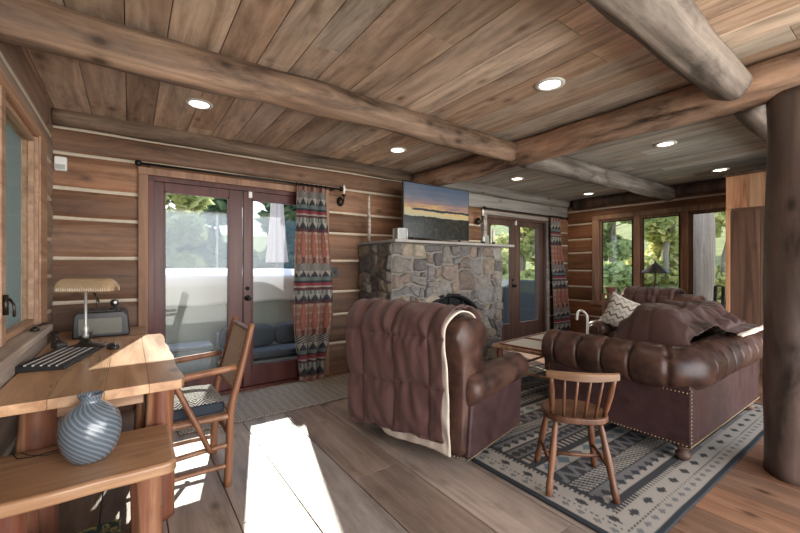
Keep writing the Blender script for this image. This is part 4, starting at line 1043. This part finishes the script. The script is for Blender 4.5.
# keyboard
t = thing('keyboard', 'black keyboard with pale reflections painted between its rows, lying on the desk by the window', 'keyboard', (-.315, 2.86, DZ), math.radians(-14)); m = MB(); m.prism([(-.105, 0), (.105, 0), (.105, .014), (-.105, .032)], 'y', -.25, .25); m.build('keyboard_body', 'black', t, bevel=.004)
for i in range(6):
    m = MB(); x = -.088 + i * .032; z = .0315 - (x + .105) / .21 * .018
    for j in range(15): m.box((x, -.232 + j * .031, z - .004), (x + .020, -.232 + j * .031 + .027, z + .005))
    o = m.build('key_row', 'black', t)
    if i: m = MB(); m.box((x - .010, -.235, z - .002), (x - .003, .235, z + .0058)); m.build('reflection_strip', 'white', t)  # white strips stand in for sunlight reflecting off the key rows
t = thing('computer_mouse', 'black computer mouse on the desk beside the lamp base', 'mouse', (-.09, 3.08, DZ), math.radians(20)); m = MB(); m.lathe([(.001, 0), (.03, .0), (.033, .008), (.03, .022), (.018, .033), (.001, .036)], seg=24, sy=1.7, capt=False); m.build('mouse_body', 'black', t, smooth=True)
m = MB(); m.box((-.0015, -.045, .028), (.0015, -.01, .037)); m.build('mouse_button_gap', 'chromed', t)
# printer
t = thing('printer', 'black and grey printer in the corner on the ledge behind the desk', 'printer', (-.175, 3.83, .748)); m = MB(); m.prism([(-.17, 0), (.17, 0), (.175, .03), (.16, .155), (.135, .19), (-.145, .19), (-.165, .16)], 'y', -.20, .18); m.build('printer_body', 'black', t, bevel=.012, segs=3)
M['printgrey'] = plain('printer_front', (.13, .125, .10), .45)
m = MB(); m.box((-.135, -.206, .025), (.125, -.200, .145)); m.build('front_panel', 'printgrey', t, bevel=.003); m = MB(); m.box((-.12, -.17, .19), (.11, .12, .198)); m.build('lid', 'black', t, bevel=.003)
t = thing('desk_camera', 'small black round webcam on top of the printer', 'webcam', (-.10, 3.72, .946)); m = MB(); m.lathe([(.03, 0), (.03, .008), (.012, .014), (.008, .03)], seg=16); m.sphere((0, 0, .05), .028, 16); m.build('camera_body', 'black', t, smooth=True); m = MB(); m.lathe([(.012, 0), (.010, .004)], seg=14); o = m.build('camera_lens', 'chromed', t, loc=(.008, -.026, .055)); o.rotation_euler = (PI / 2, 0, 0)
# cables
for k, (cx_, cy_, lb_) in enumerate(((-.39, 3.42, 'tangled black cable heaped on the desk against the window sill'), (-.26, 3.44, 'tangled black cable heaped on the desk in front of the printer'))):
    r = random.Random(40 + k); P = [(cx_ + r.uniform(-.05, .05), cy_ + r.uniform(-.07, .09), DZ + .006 + r.uniform(0, .09) * (i % 2)) for i in range(9)]
    m = MB(); m.tube(catmull(P, 60), .004, 6); tag(m.build('cable', 'black', smooth=True), lb_, 'cable', 'tangled cables on the desk')
t = thing('power_adapter', 'black box adapter among the cables in the corner of the desk', 'adapter', (-.375, 3.30, DZ), .4); MB().box((-.03, -.05, 0), (.03, .05, .035)).build('adapter_body', 'black', t, bevel=.005); MB().box((-.012, .05, .008), (.012, .07, .024)).build('plug', 'chromed', t)
# books on a crate under the desk
t = thing('crate', 'low wooden crate under the desk holding up a row of books', 'crate', (-.37, 2.98, 0)); m = MB(); m.box((-.10, -.16, 0), (.10, .16, .018)); m.box((-.10, -.16, .018), (-.085, .16, .22)); m.box((.085, -.16, .018), (.10, .16, .22)); m.box((-.085, -.16, .018), (.085, -.145, .22)); m.box((-.085, .145, .018), (.085, .16, .22)); m.box((-.085, -.145, .205), (.085, .145, .22)); m.build('crate_box', 'coffee', t)
bc = [((.02, .035, .07), 'dark blue'), ((.45, .45, .43), 'white'), ((.03, .03, .035), 'black'), ((.10, .03, .03), 'dark red'), ((.28, .30, .33), 'grey')]; x = -.455
for i, (c, nme) in enumerate(bc):
    M['book%d' % i] = plain('book_cover_%d' % i, c, .6); w = (.024, .018, .03, .022, .026)[i]
    t = thing('book', nme + ' book standing upright in the row on the crate under the desk', 'book', (x + w / 2, 2.92, .22), 0, 'books under the desk'); m = MB(); m.box((-w / 2, -.07, 0), (-w / 2 + .003, .07, .20)); m.box((w / 2 - .003, -.07, 0), (w / 2, .07, .20)); m.box((-w / 2, -.073, 0), (w / 2, -.07, .20)); m.build('cover', 'book%d' % i, t)
    MB().box((-w / 2 + .003, -.069, .004), (w / 2 - .003, .066, .196)).build('pages', 'white', t); x += w + .002
# tin box below the bench
t = thing('storage_tin', 'dark green patterned box on the floor under the low bench', 'box', (-.155, 1.79, 0)); 
M['tin'] = (lambda n: n.fin(n.ramp(n.noise(n.coords(rnd=False), 38, 3), [(.50, (.012, .03, .026)), (.56, (.30, .23, .08)), (.60, (.02, .035, .03))]), .4))(NT('patterned_tin'))
MB().box((-.12, -.16, 0), (.12, .15, .215)).build('tin_body', 'tin', t, bevel=.008); MB().box((-.124, -.164, .216), (.124, .154, .245)).build('tin_lid', 'tin', t, bevel=.006)

# ------------------------------------------------------------------ hickory armchair at the desk
t = thing('hickory_chair', 'rustic hickory armchair with a woven back, pushed up to the desk', 'chair', (.25, 2.63, 0)); ch = t
def stick(name, a, b, r0, r1=None, seed=0, mat='hickory', par=None, n=14):
    A, B = Vector(a), Vector(b); m = MB(); m.tube([A.lerp(B, q) + Vector((nz(q * 2.5, seed), nz(q * 2.5, seed, 4), 0)) * .008 for q in np.linspace(0, 1, n)], [lerp(r0, r1 or r0, q) * (1 + .07 * nz(q * 6, seed, 2)) for q in np.linspace(0, 1, n)], 14, .1, seed=seed)
    return m.build(name, mat, par or ch, smooth=True)
W2_ = .235
for s in (-1, 1):
    m = MB(); P = catmull([(.215, s * W2_, 0), (.225, s * W2_, .25), (.235, s * W2_, .45), (.30, s * (W2_ - .01), .70), (.355, s * (W2_ - .015), .93)], 24); m.tube(P, [lerp(.023, .019, i / 23) for i in range(24)], 14, .1, seed=s); m.build('back_post', 'hickory', t, smooth=True)
    stick('front_leg', (-.215, s * W2_, 0), (-.205, s * W2_, .64), .021, .019, 5 + s)
    stick('arm', (-.255, s * (W2_ + .005), .645), (.262, s * (W2_ - .002), .685), .021, .018, 8 + s)
    stick('side_stretcher', (-.21, s * W2_, .22), (.225, s * W2_, .24), .014, .014, 11 + s); stick('side_stretcher', (-.21, s * W2_, .12), (.22, s * W2_, .12), .014, .014, 14 + s)
    stick('seat_rail', (-.21, s * W2_, .405), (.232, s * W2_, .405), .018, .018, 17 + s)
    stick('arm_brace', (-.06, s * (W2_ + .028), .655), (.12, s * (W2_ + .034), .235), .016, .014, 22 + s)
for x, z, nm in ((-.21, .405, 'seat_rail'), (.232, .405, 'seat_rail'), (-.212, .18, 'front_stretcher'), (.222, .30, 'back_stretcher'), (.345, .895, 'top_rail'), (.255, .55, 'lower_back_rail')): stick(nm, (x, -W2_, z), (x, W2_, z), .015, .015, z * 10)
def weave(u, v): return (.58, .45, .35) if (int(u * 16) + int(v * 26)) % 2 else (.30, .19, .13)
def wv(a, b, c, d, amp, nu=64, nv=104):
    def fn(u, v): p = Vector(a).lerp(Vector(b), u).lerp(Vector(d).lerp(Vector(c), u), v); n = amp * math.sin(u * 16 * PI) * math.sin(v * 26 * PI); return p + (Vector(b) - Vector(a)).cross(Vector(d) - Vector(a)).normalized() * n
    return fn
m = MB(); m.grid(wv((.255, -.205, .55), (.255, .205, .55), (.347, .20, .895), (.347, -.20, .895), .004), 65, 105, weave); m.build('woven_back', 'woven', t, smooth=True, solid=.006, fixn=False)
m = MB(); m.grid(wv((-.20, -.22, .412), (.22, -.22, .412), (.22, .22, .412), (-.20, .22, .412), .004), 65, 105, weave); m.build('woven_seat', 'woven', t, smooth=True, solid=.008, fixn=False)
t = thing('seat_cushion', 'navy box cushion with a black and white diamond top on the hickory chair', 'cushion', (.25, 2.63, .421)); m = MB(); m.prism([(-.195, -.205), (.205, -.205), (.205, .205), (-.195, .205)], 'z', 0, .065); m.build('cushion_side', 'navy', t, bevel=.018, segs=3)
def dia(u, v):
    a = abs((u * 4) % 1 - .5) + abs((v * 4) % 1 - .5); return (.50, .48, .44) if (a * 5) % 1 < .5 else (.02, .025, .03)
m = MB(); m.grid(lambda u, v: (lerp(-.19, .20, u), lerp(-.20, .20, v), .066 + .028 * (1 - (2 * u - 1) ** 4) * (1 - (2 * v - 1) ** 4) ), 130, 130, dia); m.build('cushion_top', 'woven', t, smooth=True, fixn=False)

# ------------------------------------------------------------------ cabinet, lamp table, right end of the room
t = thing('tall_cabinet', 'tall wooden plank cabinet with a lighter upper panel, behind the post', 'cabinet', (6.35, .82, 0)); 
def pl(name, mat, y0, y1, z0, z1, n, par, x=-.55, seed=1, th=.03):
    m = MB(); r = random.Random(seed); e = (y1 - y0) / n
    for i in range(n): m.box((x - th, y0 + e * i + .0015, z0), (x, y0 + e * (i + 1) - .0015, z1), (r.random(), r.random(), r.random()))
    return m.build(name, mat, par, bevel=.003)
m = MB(); m.box((-.55, -.62, 0), (.55, .62, 2.34)); m.build('carcass', 'cab_dark', t)
pl('upper_panel', 'cab_light', -.62, .62, 1.96, 2.34, 6, t, seed=4); d = pl('door', 'cab_dark', .06, .575, .06, 1.93, 2, t, seed=5); d2 = pl('door', 'cab_dark', -.575, .04, .06, 1.93, 2, t, seed=6)
m = MB(); m.box((-.585, .578, .0), (-.55, .62, 1.955)); m.build('side_stile', 'cab_light', t, bevel=.003)
for q, dd in ((.09, d), (.01, d2)): m = MB(); m.sphere((-.60, q, 1.0), .016); m.build('knob', 'blackmetal', dd, smooth=True)
m = MB(); m.box((-.60, -.64, 2.342), (.6, .64, 2.37)); m.build('cabinet_top', 'cab_dark', t, bevel=.003)

t = thing('lamp_table', 'small wooden side table behind the far armchair carrying the leaded glass lamp', 'side table', (6.3, 2.38, 0)); m = MB(); m.lathe([(.24, .58), (.25, .59), (.25, .60), (.24, .61)], seg=32); m.build('table_top', 'windsor', t, smooth=False, bevel=.002)
for a in (0, 1, 2): m = MB(); q = a * 2 * PI / 3; m.tube([(.20 * math.cos(q), .20 * math.sin(q), 0), (.10 * math.cos(q), .10 * math.sin(q), .58)], .018, 10); m.build('leg', 'windsor', t, smooth=True)
t = thing('leaded_glass_lamp', 'table lamp with a dark conical leaded glass shade standing against the right-hand windows', 'lamp', (6.3, 2.38, .61)); m = MB(); m.lathe([(.09, 0), (.09, .01), (.05, .025), (.02, .05), (.016, .12), (.028, .20), (.034, .30), (.026, .38), (.012, .44), (.01, .62), (.012, .70)], seg=24); m.build('lamp_stem', 'bronze', t, smooth=True)
M['leaded'] = (lambda n: n.fin(n.ramp(n.noise(n.coords(rnd=False), 22, 2), [(.45, (.010, .022, .022)), (.58, (.06, .025, .014)), (.64, (.02, .035, .025))]), .3))(NT('leaded_glass'))
m = MB(); m.lathe([(.18, .575), (.175, .59), (.10, .655), (.025, .712), (.02, .718)], seg=16, capt=False); m.build('lamp_shade', 'leaded', t, solid=.004, fixn=False); m = MB(); m.lathe([(.012, .712), (.016, .725), (.004, .75)], seg=12); m.build('finial', 'bronze', t, smooth=True)

t = thing('plant_stand', 'slim wooden stand by the left pane of the right-hand windows with a pot on it', 'stand', (6.62, 3.17, 0)); m = MB(); m.box((-.10, -.10, .80), (.10, .10, .83)); m.build('stand_top', 'casing', t, bevel=.004)
for sx in (-.08, .08):
    for sy in (-.08, .08): m = MB(); m.box((sx - .016, sy - .016, 0), (sx + .016, sy + .016, .80)); m.build('leg', 'casing', t)
t = thing('flower_pot', 'small brown clay pot on the slim stand by the right-hand windows', 'pot', (6.62, 3.17, .83)); m = MB(); m.lathe([(.05, 0), (.075, .075), (.088, .078), (.088, .10), (.075, .10), (.06, .03)], seg=24); m.build('pot_body', 'pot', t, smooth=False, bevel=.002)

t = thing('folding_rack', 'black folded metal rack leaning beside the tall cabinet', 'rack', (5.72, 1.47, 0)); m = MB()
for dx, dy, y in ((.0, 0, 0), (.06, .03, .0)):
    m = MB(); m.tube([(-.18 + dx, .03 + dy, 0), (-.05 + dx, .04 + dy, .6), (.0 + dx, .045 + dy, 1.04), (.03 + dx, .02 + dy, 1.05), (.03 + dx, -.02 + dy, 1.03), (-.02 + dx, -.03 + dy, .6), (-.14 + dx, -.04 + dy, 0)], .011, 8); m.build('tube_frame', 'blackmetal', t, smooth=True)
# walking cane hooked over the arm of the far armchair
t = thing('walking_cane', 'pale hooked cane hanging over the left arm of the far armchair', 'cane', (4.50, 2.43, 0)); m = MB(); m.tube(catmull([(0, 0, .05), (.0, 0, .40), (.0, 0, .66), (-.005, .03, .72), (-.0, .075, .74), (0, .12, .71), (0, .13, .62)], 40), .013, 10); m.build('cane_shaft', 'white', t, smooth=True)
m = MB(); m.lathe([(.016, 0), (.016, .03), (.013, .05)], (0, 0, .012), 12); m.build('rubber_tip', 'black', t, smooth=True)

# ------------------------------------------------------------------ outside
m = MB(); rd = random.Random(5); y = YB + .22
while y < 8.6: m.box((-3.5, y, -.13), (10.5, y + .135, -.09)); y += .14
o = tag(m.build('deck', 'deck'), 'grey board deck outside the glass doors', 'deck', None, 'structure')
def hill(u, v):
    x = lerp(-24, 52, u); y = lerp(-26, 50, v); d = max(0, y - 10) + max(0, x - 11) + max(0, -4 - x); return (x, y, -.25 + .05 * min(d, 22) + .36 * max(0, min(x - 15, 28)) + .16 * max(0, min(y - 15, 20)) + .35 * nz(x * .15, y * .15))
m = MB(); m.grid(hill, 60, 60); tag(m.build('lawn', 'grass', smooth=True, fixn=False), 'green sloping ground outside the house', 'ground', None, 'structure')
t = thing('hot_tub', 'covered hot tub with a white draped cover just outside the near glass doors', 'hot tub', (.85, 5.85, -.09)); m = MB()
m.prism([(-2.1, -1.05), (2.1, -1.05), (2.1, 1.0), (-2.1, 1.0)], 'z', 0, 1.12); m.build('tub_cabinet', 'spa', t, bevel=.04, segs=3)
def cov(u, v):
    x = lerp(-1, 1, u); y = lerp(-1, 1, v); k = max(abs(x), abs(y)); e = sm((k - .90) / .1); X = max(-.92, min(.92, x)) / .92; Y = max(-.92, min(.92, y)) / .92
    z = 1.315 + .03 * nz(x * 3, y * 3) - .10 * sm((k - .7) / .22) * .6 - e * (.32 + .05 * nz(x * 5, y * 5, 3)); return (X * 2.13 + .03 * nz(x * 4, y * 4, 7) * e, Y * 1.07 + .02 * nz(x * 9, y * 4, 8) * e, z)
m = MB(); m.grid(cov, 120, 100); m.build('tub_cover', 'cover', t, smooth=True, solid=.02, fixn=False)
t = thing('patio_sofa', 'low outdoor sofa with blue-grey cushions seen through the near glass doors', 'patio sofa', (1.42, 4.56, -.09)); m = MB(); m.box((-.62, -.14, .05), (.62, .18, .30)); m.box((-.62, .13, .30), (.62, .20, .62)); m.build('wicker_frame', 'wicker', t, bevel=.02)
m = MB(); puff(m, -.60, .60, -.13, .12, .31, .42, .01); m.build('seat_cushion', 'teal', t, smooth=True); m = MB(); puff(m, -.60, .0, .02, .13, .43, .68, .01); puff(m, .01, .60, .02, .13, .43, .68, .01); m.build('back_cushion', 'teal', t, smooth=True)
t = thing('wicker_chest', 'grey wicker chest outside the near glass doors below the hot tub cover', 'chest', (.40, 4.58, -.09)); m = MB(); m.box((-.32, -.12, 0), (.30, .16, .50)); m.build('chest_body', 'wicker', t, bevel=.015); m = MB(); m.box((-.34, -.14, .502), (.32, .18, .54)); m.build('chest_lid', 'wicker', t, bevel=.01)
t = thing('wind_screen', 'bluish glass wind screen along the deck behind the hot tub', 'wind screen', (1.4, 8.2, -.09)); 
for k in range(4): x = -4.6 + k * 2.3; m = MB(); m.box((x + .02, 0, .05), (x + 2.26, .012, 2.38)); m.build('glass_panel', 'windscreen', t)
for k in range(5): x = -4.6 + k * 2.3; m = MB(); m.box((x - .02, -.02, 0), (x + .02, .03, 2.38)); m.build('screen_post', 'wicker', t)
t = thing('patio_umbrella', 'closed pale patio umbrella standing behind the hot tub', 'umbrella', (2.28, 7.25, -.09)); m = MB(); m.lathe([(.02, 0), (.02, 3.2)], seg=12); m.build('umbrella_pole', 'wicker', t, smooth=True)
m = MB(); m.grid(lambda u, v: ((lerp(.19, .07, v ** .8) * (1 + .16 * math.sin(u * 2 * PI * 8))) * math.cos(u * 2 * PI), (lerp(.19, .07, v ** .8) * (1 + .16 * math.sin(u * 2 * PI * 8))) * math.sin(u * 2 * PI), lerp(1.45, 3.15, v)), 96, 20, None, True); m.build('umbrella_canopy', 'umbrella', t, smooth=True, fixn=False)
t = thing('grill', 'dark covered grill on the deck outside the far glass doors', 'grill', (7.9, 6.2, -.09)); m = MB(); m.prism([(-.7, 0), (.7, 0), (.72, .85), (.5, 1.02), (-.1, 1.05), (-.72, .9)], 'y', -.35, .35); m.build('grill_cover', 'grillcover', t, bevel=.06, segs=4)
m = MB(); m.box((-.8, -.30, .55), (-.72, .30, .6)); m.build('side_handle', 'blackmetal', t)

def tree(x, y, h, cr, cz, mat, label, n, seed, group, tr=.14, ls=.11, top=None):
    t = thing('tree', label, 'tree', (x, y, -.2), 0, group); r = random.Random(seed); m = MB(); N = 10
    m.tube([(.15 * nz(i * .6, seed), .15 * nz(i * .6, seed, 3), h * .9 * i / (N - 1)) for i in range(N)], [tr * (1 - .7 * i / (N - 1)) for i in range(N)], 12, .2, seed=seed)
    for k in range(6):
        z = h * r.uniform(.35, .8); a = r.uniform(0, 2 * PI); m.tube([(0, 0, z), (cr * .4 * math.cos(a), cr * .4 * math.sin(a), z + .4), (cr * .8 * math.cos(a), cr * .8 * math.sin(a), z + .6)], [tr * .35, tr * .2, tr * .06], 6)
    m.build('trunk', 'trunk', t, smooth=True)
    m = MB(); blobs = []
    for k in range(16): a = r.uniform(0, 2 * PI); q = cr * r.random() ** .5 * .62; z = lerp(cz, h, r.random()); blobs.append((q * math.cos(a), q * math.sin(a), z, cr * r.uniform(.25, .40)))
    for k in range(n):
        b = blobs[r.randrange(16)]; d = Vector((r.gauss(0, 1), r.gauss(0, 1), r.gauss(0, 1))).normalized() * b[3] * r.random() ** .4; c = Vector((b[0] + d.x, b[1] + d.y, b[2] + d.z * .8))
        a = Vector((r.gauss(0, 1), r.gauss(0, 1), r.gauss(0, .6))).normalized(); b2 = a.cross(Vector((r.gauss(0, 1), r.gauss(0, 1), r.gauss(0, 1)))).normalized(); s = ls * 1.9 * r.uniform(.6, 1.3); q = r.random()
        m.add([c - a * s, c - b2 * s * .5, c + a * s, c + b2 * s * .5], [(0, 1, 2, 3)], (q, q, q))
    m.build('foliage', mat, t, fixn=False)
    return t
TREES = [(-2.2, 11.0, 5.0, 1.6, 1.0, 'leaf_green', 2600, .12, 'green leafy tree beyond the deck, far left outside the near glass doors'),
    (.55, 10.4, 4.6, 1.35, .6, 'leaf_yellow', 5200, .10, 'yellow-green tree seen through the left leaf of the near glass doors'),
    (3.6, 10.9, 5.6, 1.5, .8, 'leaf_dark', 4600, .11, 'dark green tree behind the closed umbrella outside the near glass doors'),
    (1.9, 13.8, 5.2, 1.55, .8, 'leaf_dark', 3600, .13, 'distant dark tree low against the sky outside the near glass doors'),
    (6.6, 12.6, 6.0, 1.8, 1.0, 'leaf_green', 2600, .13, 'green tree outside, hidden behind the stone fireplace from the sofa side'),
    (9.9, 8.9, 5.4, 1.6, .3, 'leaf_yellow', 6000, .09, 'yellow-green tree seen through the left leaf of the far glass doors'),
    (12.9, 9.6, 5.8, 1.7, .3, 'leaf_yellow', 6000, .10, 'yellow-green tree seen through the right leaf of the far glass doors'),
    (11.6, 13.0, 7.0, 2.0, .8, 'leaf_green', 4000, .15, 'tall green tree farther back behind the far glass doors'),
    (13.4, 6.35, 5.6, 1.55, .2, 'leaf_green', 7500, .085, 'green tree filling the left pane of the right-hand windows'),
    (13.6, 3.35, 5.8, 1.45, .3, 'leaf_yellow', 6500, .085, 'yellow-green tree in the middle pane beside the big grey trunk'),
    (13.9, .4, 5.5, 1.5, .4, 'leaf_green', 4000, .10, 'green tree outside behind the tall cabinet wall'),
    (18.4, 9.4, 8.0, 2.3, .6, 'leaf_green', 4500, .15, 'tall far green tree beyond the corner of the right-hand windows'),
    (16.6, 5.9, 6.6, 1.9, .2, 'leaf_yellow', 9000, .10, 'tall far yellow-green tree between the nearer trees in the right-hand windows'),
    (18.2, .9, 8.0, 2.0, .8, 'leaf_green', 5000, .14, 'tall far green tree to the right of the big grey trunk')]
for k, (x, y, h, cr, cz, mt, n, ls, lb) in enumerate(TREES): tree(x, y, h, cr, cz, mt, lb, n, 60 + k, 'leafy trees around the house', ls=ls)
t = thing('large_tree', 'big grey tree trunk just outside the rightmost window', 'tree', (9.0, 2.66, -.25)); m = MB(); m.tube([(.05 * nz(z, 3), .05 * nz(z, 8) - .02 * z, z) for z in np.linspace(0, 6.5, 24)], [.27 if z < .3 else .235 - .012 * z for z in np.linspace(0, 6.5, 24)], 24, .12, seed=3); m.build('trunk', 'trunk', t, smooth=True)
